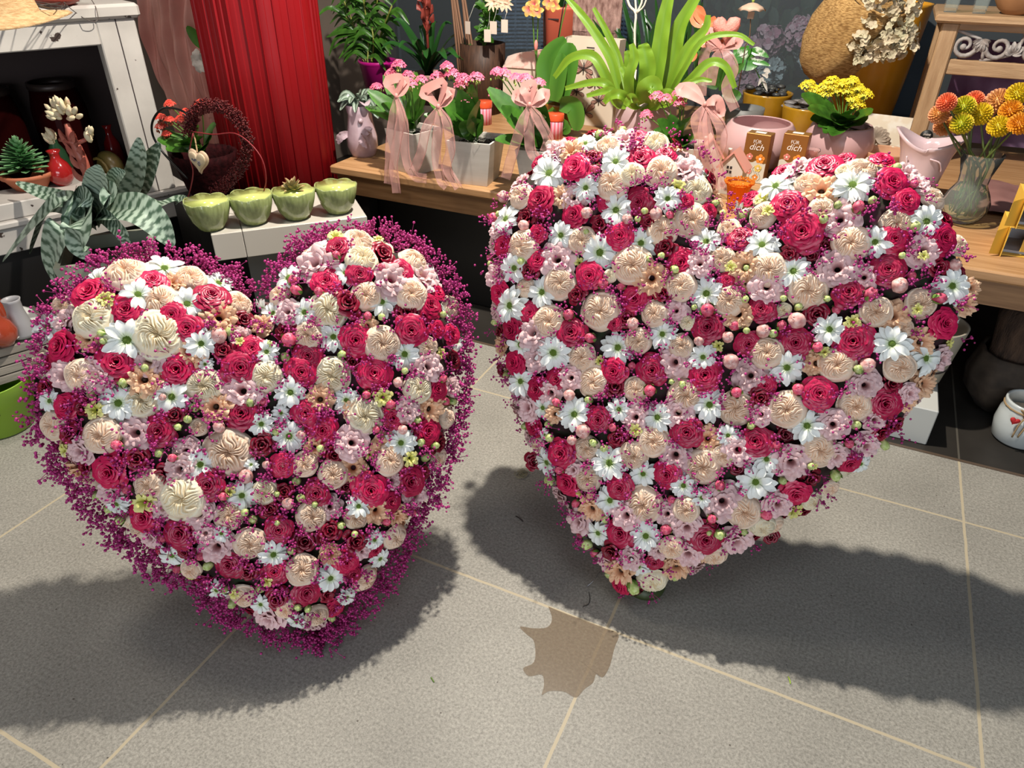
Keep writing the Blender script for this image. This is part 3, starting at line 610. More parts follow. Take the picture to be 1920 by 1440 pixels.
# ---------------------------------------------------------------- builders for plants and pots
leafg = mat('leaf_green', (.045, .15, .012), .38, attr=(.09, .26, .03), trans=.16, col2=(.03, .10, .01), scale=25, coat=.2)
leafd = mat('leaf_dark_green', (.012, .055, .012), .28, attr=(.03, .13, .02), trans=.06, coat=.4)
leafl = mat('leaf_lime', (.11, .24, .012), .42, attr=(.22, .38, .03), trans=.16)
leafo = mat('orchid_leaf', (.03, .12, .012), .35, attr=(.10, .28, .035), trans=.12, coat=.2)
stemm = mat('stem_green', (.10, .22, .03), .5)
soil = mat('soil', (.018, .012, .008), .95, bump=.6)
ribm = mat('organza_ribbon', (.85, .46, .42), .35, alpha=.38, sheen=1)
ribm2 = mat('satin_ribbon', (.72, .34, .30), .5, trans=.2)
hay = mat('sisal_fibre', (.62, .62, .50), .8)
def tapered_box(g, c, b, t, h, wall=.008, rz=0, mi=0):
    """square planter, BOTTOM half size b, TOP half size t, open above"""
    s = len(g.v); L4 = lambda q, z: [(-q, -q, z), (q, -q, z), (q, q, z), (-q, q, z)]
    v = L4(b, 0) + L4(t, h) + L4(t - wall, h) + L4(b - wall, .012)
    f = [(3, 2, 1, 0)]
    for k in range(3):
        for j in range(4): a = k * 4 + j; d = k * 4 + (j + 1) % 4; f.append((a, d, d + 4, a + 4))
    f.append((12, 13, 14, 15)); g.add(v, f, mi)
    M = Matrix.Translation(c) @ Matrix.Rotation(rz, 4, 'Z'); g.xf(M, s); return g
def umbel(g, c, r, n, fr, mi=0):               # a rounded head of small four-petalled florets
    for i in range(n):
        a = i * GA; q = math.sqrt((i + .5) / n); p = Vector(c) + Vector((r * q * math.cos(a), r * q * math.sin(a), r * .75 * (1 - q * q) + rnd.uniform(-.1, .1) * r))
        s = len(g.v); tt = rnd.uniform(.2, 1); v = []; f = []
        for k in range(4):
            b = k * PI / 2 + rnd.random(); m_ = len(v)
            for (u, w_, z) in ((0, 0, 0), (.6, -.42, .12), (1.05, 0, .05), (.6, .42, .12)):
                v.append((fr * (u * math.cos(b) - w_ * math.sin(b)), fr * (u * math.sin(b) + w_ * math.cos(b)), fr * z))
            f.append((m_, m_ + 1, m_ + 2, m_ + 3))
        g.add(v, f, mi, [tt] * len(v))
        n_ = (Vector((math.cos(a) * q * .9, math.sin(a) * q * .9 - .35, 1))).normalized()
        g.xf(Matrix.Translation(p) @ n_.to_track_quat('Z', 'Y').to_matrix().to_4x4(), s)
def kalanchoe(root, pos, heads, leaves, pet, topz, hr=.026, fr=.0065, budm=None):
    """pos: where the stem leaves the soil; heads: flower head positions; leaves: (tip, width)"""
    g = G(); 
    for tip, w_ in leaves:
        tip = Vector(tip); d = tip - pos; side = Vector((-d.y, d.x, 0)).normalized() if abs(d.x) + abs(d.y) > 1e-4 else Vector((1, 0, 0))
        mid = pos + d * .5 + Vector((0, 0, .018))
        P_ = [pos, pos + d * .28 + Vector((0, 0, .012)), mid, tip]
        g.leaf(P_, w_ * 1.25, nrm=(0, -.6, .8), fold=.22, n=12, across=4, prof=lambda u: (.18 if u < .25 else min(1, .18 + (u - .25) * 3.4) * math.sqrt(max(.03, 1 - max(0, (u - .72) / .285) ** 2))) * (1 + .035 * math.sin(u * 60)), band=lambda u, x: .3 + .6 * abs(x) ** 2)
    g.build('foliage', leafg, root, world=True)
    g = G()
    for h in heads: g.tube(curve([pos, pos.lerp(Vector(h), .6) + Vector((0, .008, .01)), Vector(h)], 6), .0022, 5)
    for h in heads:
        for i in range(10):
            q = Vector(h) + Vector((rnd.gauss(0, hr * .45), rnd.gauss(0, hr * .45), -.006 + rnd.uniform(-.012, .004))); g.ball(q, .0038, 6, 4, 1, sq=(.8, .8, 1.4))
    g.build('stems_and_buds', [stemm, budm or Gb], root, world=True)
    for h in heads:
        g = G(); umbel(g, h, hr * rnd.uniform(.9, 1.2), 42, fr); g.build('flower_head', pet, root, world=True)
def bow(root, knot, loops, tails, wid=.03, m_=ribm, heart=True):
    g = G()
    for a, b in loops:
        P_ = [knot, knot.lerp(Vector(a), .55) + Vector((0, -.006, .006)), Vector(a), Vector(b), knot]
        g.leaf(P_, wid * 1.35, nrm=(0, -.9, .45), fold=.1, n=18, prof=lambda u: .30 + .70 * math.sin(PI * u), across=4, wave=.10)
    g.ball(knot, .009, 8, 6, sq=(1, 1, 1.2)); g.build('bow', ribm2, root, world=True)
    g = G()
    for P_ in tails: g.leaf([knot] + [Vector(p) for p in P_], wid * 1.25, nrm=(.25, -1, .15), fold=0, n=22, prof=lambda u: .3 + .7 * min(1, u * 4), across=4, wave=.14)
    o = g.build('ribbon_tail', m_, root, world=True)
    g = G()      # the satin edges of the ribbon
    for P_ in tails:
        C_ = curve([knot] + [Vector(p) for p in P_], 22)
        for sg in (-1, 1): g.tube([c_ + Vector((sg * wid * .62 * (.3 + .7 * min(1, k / 22 * 4)), -.0015, 0)) for k, c_ in enumerate(C_)], .0009, 4)
    g.build('ribbon_edge', ribm2, root, world=True)
def fibre(root, c, r, n=40, z=.01):
    g = G()
    for i in range(n):
        a = rnd.uniform(0, 6.28); q = rnd.uniform(.1, 1) * r; p = c + Vector((q * math.cos(a), q * math.sin(a), rnd.uniform(0, z)))
        b = rnd.uniform(0, 6.28); l = rnd.uniform(.015, .04)
        g.tube(curve([p, p + Vector((l * math.cos(b), l * math.sin(b), rnd.uniform(0, .018))), p + Vector((l * 1.6 * math.cos(b + .8), l * 1.6 * math.sin(b + .8), rnd.uniform(-.01, .012)))], 5), .0005, 3)
    g.build('sisal_nest', hay, root, world=True)
whitew = mat('whitewashed_wood', (.66, .61, .55), .6, col2=(.58, .53, .47), scale=7, stretch=(1, 1, 6))
pinkf = mat('pink_florets', (.80, .06, .17), .5, attr=(.90, .22, .34), trans=.1)
yelf = mat('yellow_florets', (.80, .55, .01), .5, attr=(.88, .75, .04), trans=.1)
redf = mat('red_florets', (.65, .03, .02), .5, attr=(.80, .10, .06), trans=.1)
def planter(label, c, rz, b, t, h, heads, leaves, knot, loops, tails, group='kalanchoes in white wooden planters'):
    c = Vector(c); root = empty('potted_kalanchoe', c, label, 'potted plant', group)
    g = G(); tapered_box(g, c, b, t, h, rz=rz); g.build('planter', whitew, root, world=True, smooth=False)
    g = G(); tapered_box(g, c + Vector((0, 0, .02)), b - .012, t - .014, h - .04, wall=b - .014, rz=rz); g.build('soil', soil, root, world=True, smooth=False)
    pos = c + Vector((0, 0, h - .03))
    kalanchoe(root, pos, heads, leaves, pinkf, 0)
    fibre(root, c + Vector((0, 0, h - .012)), t * .92)
    bow(root, Vector(knot), loops, tails)
def P_(Y, *xy): return [ony(x, y, Y) for x, y in xy]
# the three planters at the front edge, then the one half hidden by the larger heart
planter('pink kalanchoe in a white planter next to the fish-shaped pot', (-1.625, 2.515, SY), -.25, .062, .082, .165,
        P_(2.50, (748, 124), (733, 139), (765, 145), (790, 152), (706, 165)) + P_(2.46, (770, 160)),
        [(ony(*p, y), w_) for p, y, w_ in (((690, 170), 2.45, .05), ((715, 195), 2.42, .05), ((765, 190), 2.44, .06), ((795, 210), 2.44, .045), ((730, 215), 2.40, .05), ((685, 200), 2.5, .035), ((780, 135), 2.58, .05), ((720, 140), 2.6, .05), ((760, 225), 2.42, .04), ((800, 180), 2.5, .045))],
        ony(743, 180, 2.39), [(ony(727, 152, 2.40), ony(752, 148, 2.40)), (ony(760, 150, 2.42), ony(757, 170, 2.4))],
        [P_(2.385, (738, 215), (732, 260), (730, 310), (728, 345)), P_(2.375, (752, 215), (745, 262), (738, 310), (744, 362)), P_(2.385, (757, 230), (760, 290), (775, 328), (800, 335))])
planter('pink kalanchoe in a white planter, middle one of the three at the bench edge', (-1.335, 2.50, SY), .13, .066, .088, .165,
        P_(2.48, (838, 126), (848, 141), (820, 146), (868, 150), (893, 148), (865, 160)) + P_(2.46, (872, 187)),
        [(ony(*p, y), w_) for p, y, w_ in (((893, 195), 2.38, .085), ((862, 168), 2.42, .06), ((885, 158), 2.46, .05), ((850, 215), 2.38, .07), ((875, 225), 2.38, .07), ((805, 190), 2.42, .05), ((795, 215), 2.42, .05), ((830, 180), 2.44, .06), ((905, 215), 2.5, .045), ((820, 225), 2.40, .05))],
        ony(822, 200, 2.375), [(ony(795, 172, 2.38), ony(832, 155, 2.38)), (ony(845, 170, 2.4), ony(838, 190, 2.39))],
        [P_(2.36, (800, 240), (790, 285), (776, 320)), P_(2.355, (822, 240), (818, 290), (826, 335), (838, 350)), P_(2.355, (838, 230), (845, 280), (838, 315), (860, 352))])
planter('pink kalanchoe in a white planter touching the larger flower heart', (-1.05, 2.50, SY), .1, .062, .086, .165,
        P_(2.50, (932, 137), (968, 148), (1010, 158), (930, 178), (945, 140), (985, 150)),
        [(ony(*p, y), w_) for p, y, w_ in (((915, 165), 2.46, .06), ((940, 200), 2.40, .06), ((1005, 215), 2.4, .06), ((985, 185), 2.42, .05), ((928, 262), 2.36, .05), ((975, 240), 2.4, .05), ((950, 225), 2.38, .06), ((1015, 190), 2.46, .05), ((960, 265), 2.38, .045))],
        ony(993, 197, 2.38), [(ony(985, 165, 2.39), ony(1000, 160, 2.39)), (ony(1022, 175, 2.4), ony(1015, 192, 2.39)), (ony(968, 178, 2.4), ony(975, 190, 2.39))],
        [P_(2.365, (978, 235), (962, 285), (948, 335)), P_(2.37, (992, 240), (995, 280), (1008, 300)), P_(2.37, (1010, 225), (1028, 260), (1022, 285))])
planter('pink kalanchoe in a white planter behind the two little ceramic houses', (-.62, 2.80, SY), .1, .06, .082, .16,
        P_(2.80, (1232, 183), (1248, 188), (1272, 177), (1275, 195), (1212, 217), (1284, 180)),
        [(ony(*p, y), w_) for p, y, w_ in (((1290, 228), 2.70, .10), ((1232, 225), 2.74, .05), ((1240, 250), 2.72, .06), ((1265, 255), 2.7, .06), ((1225, 245), 2.76, .045), ((1298, 262), 2.72, .05), ((1255, 215), 2.78, .04), ((1282, 275), 2.7, .05))],
        ony(1322, 196, 2.72), [(ony(1275, 168, 2.74), ony(1300, 165, 2.74)), (ony(1345, 190, 2.72), ony(1350, 215, 2.72))],
        [P_(2.70, (1305, 225), (1312, 260), (1310, 300)), P_(2.70, (1350, 235), (1352, 270), (1338, 300)), P_(2.69, (1318, 250), (1325, 300), (1335, 350), (1330, 372)), P_(2.69, (1330, 265), (1345, 310), (1352, 355))], group=None)
# ---------------------------------------------------------------- glazed pots
def pot(name, label, cat, c, prof, m_, n=40, mod=None, group=None, parent=None):
    g = G().lathe(prof, n, (0, 0, 0), mod=mod); o = g.build(name, m_, parent, loc=c); 
    if not parent: tag(o, label, cat, group)
    return o
def shell(outer, th):                          # outer profile -> closed-bottom vessel with an inner wall
    inner = [(max(r - th, .001), max(z, th)) for r, z in reversed(outer)]
    return [(.0005, 0)] + outer + inner + [(.0005, th)]
blush = mat('blush_glaze', (.58, .36, .36), .30, spec=.5); mauve = mat('mauve_glaze', (.50, .35, .37), .28)
lilac = mat('lilac_ceramic', (.50, .38, .42), .25, col2=(.42, .30, .34), scale=18)
# fish-shaped planter with tradescantia
c = Vector((-1.945, 2.60, SY)); root = empty('fish_planter', c, 'lilac ceramic fish-shaped planter with striped tradescantia by the red column', 'planter')
g = G(); prof = [(.001, 0), (.050, 0), (.054, .01), (.064, .04), (.066, .08), (.055, .13), (.050, .17), (.058, .21), (.050, .212), (.044, .17), (.045, .06), (.001, .03)]
g.lathe(prof, 40, (0, 0, 0), mod=lambda r, z, a, k: (r * (1 + .02 * math.sin(9 * a) * math.sin(z * 260)) * (1 + .06 * math.cos(a + 1.2)), z))
g.build('body', lilac, root)
g = G(); ey = Vector((.035, -.048, .155)); g.ball(ey, .011, 12, 8); g.ball(ey + Vector((.002, -.007, 0)), .006, 10, 6); g.build('eye', lilac, root)
g = G(); g.leaf([(.05, -.03, .13), (.075, -.05, .125), (.085, -.05, .11)], .03, fold=.3); g.leaf([(.05, -.035, .11), (.07, -.055, .10), (.085, -.05, .115)], .02, fold=.3); g.build('fish_lips', lilac, root)
for sx in (-1, 1):
    g = G(); g.leaf([(.03 * sx, -.045, .10), (.055 * sx, -.07, .085), (.075 * sx, -.075, .055)], .035, nrm=(0, -1, 0), fold=.5, band=None, wave=.3); g.build('fin', lilac, root)
g = G(); g.leaf([(.03, -.02, .20), (.05, -.03, .225), (.07, -.045, .215)], .05, fold=.4); g.build('tail_tip', lilac, root)
trad = mat('striped_leaf', (.03, .06, .03), .3, attr=(.36, .45, .36), coat=.3)
g = G()
for i in range(26):
    a = rnd.uniform(0, 6.28); q = Vector((.02 * math.cos(a), .02 * math.sin(a), .20 + rnd.uniform(0, .03))); d = Vector((math.cos(a) * 1.0 - .2, math.sin(a) - .3, rnd.uniform(-.6, .9))).normalized() * rnd.uniform(.05, .085)
    g.leaf([q, q + d * .5 + Vector((0, 0, .012)), q + d + Vector((0, 0, -.014))], .034, nrm=(0, -.7, .7), fold=.3, n=8, band=lambda u, x: 1 if .25 < abs(x) < .8 else 0)
g.build('foliage', trad, root)
# palm in a magenta pot
c = Vector((-2.62, 3.72, SY)); root = empty('potted_palm', c, 'slender green palm in a magenta pot beside the red column', 'potted plant')
G().lathe(shell([(.075, 0), (.105, .17), (.112, .175), (.112, .19)], .006), 36).build('pot', mat('magenta_plastic', (.50, .01, .22), .3), root)
G().lathe([(.001, .15), (.10, .15)], 24).build('soil', soil, root)
gs = G(); gl = G()
stems = [((683, 118), (668, 60), (640, -10)), ((690, 120), (690, 60), (672, -60)), ((697, 120), (702, 50), (715, -60)), ((688, 120), (676, 70), (648, 30)), ((695, 120), (712, 70), (735, 10)), ((700, 120), (700, 70), (690, 20))]
for s_ in stems:
    pts = curve([c + Vector((rnd.uniform(-.02, .02), rnd.uniform(-.02, .02), .15))] + [ony(x, y, 3.7 + rnd.uniform(-.06, .06)) for x, y in s_], 12); gs.tube(pts, .0045, 6)
    for k in range(5, 13):
        for sg in (-1, 1):
            p = pts[k]; d = Vector((sg * rnd.uniform(.10, .17), rnd.uniform(-.08, .04), rnd.uniform(-.02, .08)))
            gl.leaf([p, p + d * .5 + Vector((0, 0, .03)), p + d + Vector((0, 0, -.03))], .026, nrm=(0, -.8, .6), fold=.3, n=7, band=lambda u, x: .5 + .5 * abs(x))
for a_, b_, c_ in (((668, 62), (632, 72), (617, 105)), ((672, 66), (655, 72), (645, 95)), ((690, 45), (720, 50), (722, 58)), ((668, 60), (640, 60), (612, 70))):
    gl.leaf(P_(3.66, a_, b_, c_), .03, nrm=(0, -.8, .6), n=10, band=lambda u, x: .4 + .5 * abs(x))
gs.build('stems', mat('palm_cane', (.28, .30, .06), .5), root, world=True); gl.build('fronds', leafg, root, world=True)
# bromeliad
c = Vector((-2.24, 3.66, SY)); root = empty('bromeliad', c, 'dark glossy bromeliad with arching strap leaves in a clay-pink pot', 'potted plant')
G().lathe(shell([(.07, 0), (.095, .14), (.10, .145), (.10, .16)], .006), 36).build('pot', mat('clay_pink', (.42, .24, .20), .6), root)
g = G()
for i, (t_, y, w_) in enumerate((((737, 38), 3.55, .055), ((714, 92), 3.5, .05), ((748, 90), 3.45, .06), ((800, 110), 3.40, .065), ((838, 112), 3.40, .065), ((893, 92), 3.5, .05), ((872, 75), 3.55, .05), ((880, 120), 3.5, .05), ((790, 50), 3.7, .05), ((848, 45), 3.7, .05), ((820, 42), 3.72, .05), ((775, 85), 3.45, .055), ((860, 110), 3.45, .055))):
    base = c + Vector((0, 0, .15)); tip = ony(*t_, y); d = tip - base
    g.leaf([base, base + d * .3 + Vector((0, 0, .05)), base + d * .72 + Vector((0, -.01, .065)), tip], w_, nrm=(0, -.5, .85), n=14, fold=.35, prof=lambda u: .8 * min(1, 1.35 * (1 - u) ** .5), band=lambda u, x: u)
g.build('leaves', leafd, root, world=True)
g = G()
for k in range(12):
    b_ = ony(800, 45, 3.62) + Vector((0, 0, -.05 + k * .014)); a = k * GA; g.leaf([b_, b_ + Vector((.03 * math.cos(a), .02 * math.sin(a), .05)), b_ + Vector((.045 * math.cos(a), .03 * math.sin(a), .10))], .035, n=6, fold=.5)
g.tube([c + Vector((0, 0, .16)), ony(800, 45, 3.62), ony(800, 0, 3.62)], .008, 6)
g.build('flower_spike', mat('bract_red', (.30, .05, .035), .5), root, world=True)
# dark bark vase with cut branches and hanging paper tags
c = Vector((-1.88, 3.60, SY)); root = empty('bark_vase', c, 'tall dark vase clad in bark strips behind the pink kalanchoes', 'vase')
g = G().lathe(shell([(.10, 0), (.115, .20), (.118, .34)], .01), 44, mod=lambda r, z, a, k: (r * (1 + .05 * math.sin(22 * a + 8 * z)), z)); g.build('body', mat('dark_bark_cladding', (.035, .016, .009), .6, col2=(.08, .035, .018), scale=20, stretch=(6, 6, 1)), root)
g = G()
for i in range(7):
    x = 862 + i * 5; g.tube(P_(3.52, (x + rnd.uniform(-4, 4), 190), (x - 6, 90), (x - 20 + rnd.uniform(-4, 4), -20)), .006, 6)
tag(g.build('dry_cane_bundle', mat('dry_cane', (.20, .10, .055), .7)), 'bundle of dry brown canes standing against the bark vase', 'canes')
g = G()
for (x, y) in ((900, -20), (905, -25), (925, -30), (948, -20), (935, -25), (880, -20)):
    st_ = curve([c + Vector((0, 0, .3)), ony(915 + rnd.uniform(-8, 8), 50, 3.58), ony(x, y, 3.55)], 8); g.tube(st_, .003, 5, 1)
    for k in range(2, 9):
        for q in range(3):
            p = st_[k]; d = Vector((rnd.uniform(-1, 1), rnd.uniform(-1, .3), rnd.uniform(-.4, .7))) * .055; g.leaf([p, p + d * .5 + Vector((0, 0, .008)), p + d], .026, nrm=(0, -.8, .5), n=6, band=lambda u, x: .3)
tag(g.build('cut_flower_stems', [leafg, stemm]), 'cut leafy stems with cream blossoms standing in the bark vase', 'cut flowers')
g = G()
for (x, y) in ((925, 4), (940, 2), (950, 6)):
    for i in range(9): a = i * .7; p = ony(x, y, 3.5); g.leaf([p, p + Vector((.02 * math.cos(a), -.01, .02 * math.sin(a))), p + Vector((.042 * math.cos(a), -.012, .036 * math.sin(a) - .006))], .013, nrm=(0, -1, 0), n=5)
tag(g.build('cream_blossoms', mat('cream_blush', (.85, .60, .42), .5)), 'cream and blush star blossoms at the very top above the paper tags', 'blossoms')
tagm = mat('tag_paper', (.66, .55, .46), .8)
for i, (x, y, sc_, lb) in enumerate(((877, 52, 1, 'beige paper tag, the leftmost of four on the cut stems'), (914, 67, 1, 'beige paper tag hanging lowest of four on the cut stems'), (925, 52, 1.1, 'beige paper tag half behind the lowest tag'), (946, 49, 1, 'greyish paper tag, the rightmost of four on the cut stems'))):
    p = ony(x, y, 3.44 + .015 * (i == 2)); root = empty('paper_tag', p, lb, 'tag', 'paper tags on the cut stems', rz=rnd.uniform(-.3, .3))
    G().box((-.017 * sc_, -.0006, -.028), (.017 * sc_, .0006, .028)).build('card', tagm, root, smooth=False)
    G().tube([(0, 0, .026), (.004, .02, .06), (0, .05, .10)], .0007, 4).build('string', mat('white_string', (.7, .68, .6), .8), root)
# ---------------------------------------------------------------- orchid, tins, bags
c = Vector((-1.36, 3.40, SY)); root = empty('orchid', c, 'orchid with broad upright leaves and dark stakes behind the planters', 'potted plant')
G().lathe(shell([(.055, 0), (.07, .12), (.073, .13)], .005), 32).build('pot', mat('amber_plastic', (.30, .14, .02), .3), root)
g = G()
for pts, w_ in ((P_(3.36, (1040, 190), (1030, 150), (1030, 110), (1060, 72)), .11), (P_(3.33, (1045, 192), (1055, 150), (1065, 110), (1068, 80)), .12), (P_(3.30, (1040, 190), (1045, 160), (1052, 120), (1054, 100)), .075), (P_(3.3, (1050, 195), (1075, 200), (1082, 225), (1080, 245)), .085), (P_(3.3, (1030, 205), (1045, 228), (1062, 240), (1055, 250)), .06)):
    g.leaf(pts, w_, nrm=(.1, -1, .15), n=16, fold=.18, across=6, prof=lambda u: .25 + .75 * math.sin(PI * min(1, .15 + u * .85)) ** .6, band=lambda u, x: .3 + .5 * abs(x))
g.build('leaves', leafo, root, world=True)
g = G()
for pts in (P_(3.42, (1020, 195), (1003, 95), (998, 0), (996, -20)), P_(3.42, (1005, 150), (1008, 60), (1012, -20)), P_(3.42, (1040, 190), (1045, 90), (1062, 10), (1075, -20))): g.tube(curve(pts, 8), .0032, 6)
g.build('flower_stems', stemm, root, world=True)
g = G()
for pts in (P_(3.43, (1018, 185), (1000, 60), (995, -20)), P_(3.44, (1022, 90), (1020, -20)), P_(3.41, (1042, 100), (1055, 20), (1062, -20))): g.tube(pts, .0025, 5)
g.build('stake', mat('black_stake', (.012, .009, .008), .5), root, world=True)
g = G()
for (x, y) in ((1002, 8), (992, 18), (1008, 20), (1030, 4), (1040, 8)):
    p = ony(x, y, 3.38)
    for i in range(5): a = i * 1.257 + x; g.leaf([p, p + Vector((.018 * math.cos(a), -.006, .018 * math.sin(a))), p + Vector((.034 * math.cos(a), -.004, .032 * math.sin(a)))], .024, nrm=(0, -1, 0), n=6, band=lambda u, x: u)
g.build('blossoms', mat('orchid_yellow', (.55, .06, .12), .5, attr=(.85, .62, .12)), root, world=True)
g = G().ball(ony(1005, 85, 3.36), .012, 8, 6, sq=(.8, .8, 2)); g.build('peg', mat('pink_peg', (.75, .25, .22), .5), root, world=True)
strp = bpy.data.materials.new('candy_stripes'); strp.use_nodes = True
_n = strp.node_tree.nodes; _l = strp.node_tree.links; _tc = _n.new('ShaderNodeTexCoord'); _g = _n.new('ShaderNodeTexGradient'); _g.gradient_type = 'RADIAL'; _mm = _n.new('ShaderNodeMath'); _mm.operation = 'MULTIPLY'; _mm.inputs[1].default_value = 14
_m2 = _n.new('ShaderNodeMath'); _m2.operation = 'FRACT'; _m3 = _n.new('ShaderNodeMath'); _m3.operation = 'GREATER_THAN'; _m3.inputs[1].default_value = .5; _mx = _n.new('ShaderNodeMix'); _mx.data_type = 'RGBA'
_mx.inputs['A'].default_value = (.66, .14, .20, 1); _mx.inputs['B'].default_value = (.72, .40, .50, 1)
_l.new(_tc.outputs['Object'], _g.inputs[0]); _l.new(_g.outputs['Fac'], _mm.inputs[0]); _l.new(_mm.outputs[0], _m2.inputs[0]); _l.new(_m2.outputs[0], _m3.inputs[0]); _l.new(_m3.outputs[0], _mx.inputs['Factor']); _l.new(_mx.outputs['Result'], _n['Principled BSDF'].inputs['Base Color'])
lidm = mat('coral_lid', (.80, .10, .035), .35)
for (x, y, lb) in ((1040, 258, 'striped tin with a coral lid beside the orchid leaves'), (908, 232, 'striped tin with a coral lid between two kalanchoe planters')):
    p = onz(x, y, SY); root = empty('striped_tin', p, lb, 'tin', 'striped tins with coral lids')
    G().lathe([(.001, 0), (.038, 0), (.038, .098), (.001, .098)], 32).build('can', strp, root)
    G().lathe([(.040, .080), (.041, .082), (.041, .108), (.039, .111), (.001, .111)], 32).build('lid', lidm, root)
paper = mat('cream_paper', (.72, .60, .48), .7); pinkp = mat('pink_paper', (.70, .42, .36), .7, col2=(.78, .60, .52), scale=14, sharp=(.5, .53))
def bag(name, label, c, w_, d_, h, rz, m_, top=None):
    root = empty(name, c, label, 'gift bag', rz=rz); g = G(); v = []
    for z, q in ((0, 1), (h * .5, 1.0), (h, 1.04)): v += [(-w_ / 2 * q, -d_ / 2 * (1 if z < h else .8), z), (w_ / 2 * q, -d_ / 2 * (1 if z < h else .8), z + .004 * (z > 0)), (w_ / 2 * q, d_ / 2, z), (-w_ / 2 * q, d_ / 2, z)]
    f = [(3, 2, 1, 0)] + [(k * 4 + j, k * 4 + (j + 1) % 4, k * 4 + 4 + (j + 1) % 4, k * 4 + 4 + j) for k in range(2) for j in range(4)]
    g.add(v, f); g.build('paper_body', m_, root, smooth=False); return root
r = bag('gift_bag', 'cream gift bag with a folded pink floral top behind the third planter', Vector((-1.612, 3.62, SY)), .26, .12, .24, -.12, paper)
g = G(); v = [(-.135, -.056, .235), (.135, -.056, .245), (.13, .055, .25), (-.13, .055, .24), (-.12, -.03, .285), (-.02, -.05, .315), (.12, -.04, .33), (.12, .04, .34), (-.12, .04, .29)]
g.add(v, [(0, 1, 6, 5), (0, 5, 4), (1, 2, 7, 6), (2, 3, 8, 7), (3, 0, 4, 8), (4, 5, 6, 7, 8)]); g.build('folded_top', pinkp, r, smooth=False)
r = bag('butterfly_bag', 'cream gift bag printed with butterflies below the furry panel', Vector((-1.275, 3.62, SY)), .27, .10, .395, -.02, paper)
bfm = mat('butterfly_print', (.50, .26, .20), .8); ink = mat('ink_print', (.03, .02, .02), .8)
g = G(); g2 = G()
for bx, bz, s_ in ((-.03, .265, 1.15), (.035, .20, 1.0), (.06, .125, .95), (-.06, .155, .95), (-.01, .06, 1.05)):
    y = -.0535; ax = rnd.uniform(-.5, .5)
    for sg in (-1, 1):
        for k, (an, L_) in enumerate(((.75, .062), (-.35, .045))):
            c0 = Vector((bx, y, bz)); pts = []
            for q in range(9):
                t_ = q / 8; aa = an + (t_ - .5) * .9; rr = L_ * s_ * (math.sin(PI * t_) ** .5 if 0 < t_ < 1 else .15); pts.append((bx + sg * rr * math.cos(aa + ax * sg * .3), y - .0004 * k, bz + rr * math.sin(aa)))
            n0 = len(g.v); g.add([tuple(c0)] + pts, [(0, i + 1, i + 2) for i in range(8)]); g2.tube([tuple(c0)] + pts, .0009, 3)
            for q in (2, 4, 6): g2.tube([tuple(c0 + Vector((0, -.0008, 0))), (pts[q][0], pts[q][1] - .0008, pts[q][2])], .0005, 3)
    g2.tube([(bx, y - .001, bz - .02 * s_), (bx + .004 * ax, y - .001, bz + .022 * s_)], .0028, 5)
    for sg in (-1, 1): g2.tube([(bx, y - .001, bz + .02 * s_), (bx + sg * .012, y - .001, bz + .045 * s_)], .0007, 3)
g.build('wings_print', bfm, r, smooth=False); g2.build('ink_lines', ink, r)
G().box((-.02, -.0535, .355), (.02, -.0525, .361)).build('handle_slot', ink, r, smooth=False)
# coral pot and furry panel
c = Vector((-1.62, 4.02, SY)); 
root = empty('coral_pot', c, 'tall coral pot with dark leaves behind the orchid stakes', 'pot')
G().lathe(shell([(.085, 0), (.10, .47), (.104, .475), (.104, .49)], .008), 36, mod=lambda r, z, a, k: (r * (1 / max(abs(math.cos((a + .3) % (PI / 2) - PI / 4)), .1)) ** .55 * .94, z)).build('body', mat('coral_glaze', (.62, .13, .075), .45), root)
G().box((-.03, -.1045, .43), (.03, -.098, .436)).build('slot', ink, root, smooth=False)
g = G()
for i in range(12): a = rnd.uniform(0, 6.28); g.leaf([(0, 0, .46), (.03 * math.cos(a), .03 * math.sin(a), .56), (.08 * math.cos(a), .08 * math.sin(a), .66)], .03, fold=.3)
g.build('foliage', leafd, root)
fur = mat('brown_fur', (.16, .08, .065), .95, col2=(.42, .26, .22), scale=30, stretch=(2, 1, .6), bump=1, bscale=90)
g = G(); v = []; f = []; nx, nz = 24, 40
for j in range(nz + 1):
    for i in range(nx + 1): v.append((-.125 + .25 * i / nx, -.012 + .006 * rnd.random(), .40 + .40 * j / nz))
for j in range(nz):
    for i in range(nx): a = j * (nx + 1) + i; f.append((a, a + 1, a + nx + 2, a + nx + 1))
g.add(v, f); g.box((-.125, -.006, .02), (.125, .01, .80))
tag(g.build('furry_panel', fur, loc=(-1.335, 3.80, SY)), 'tall panel covered in brown and blush fur above the butterfly bag', 'panel')
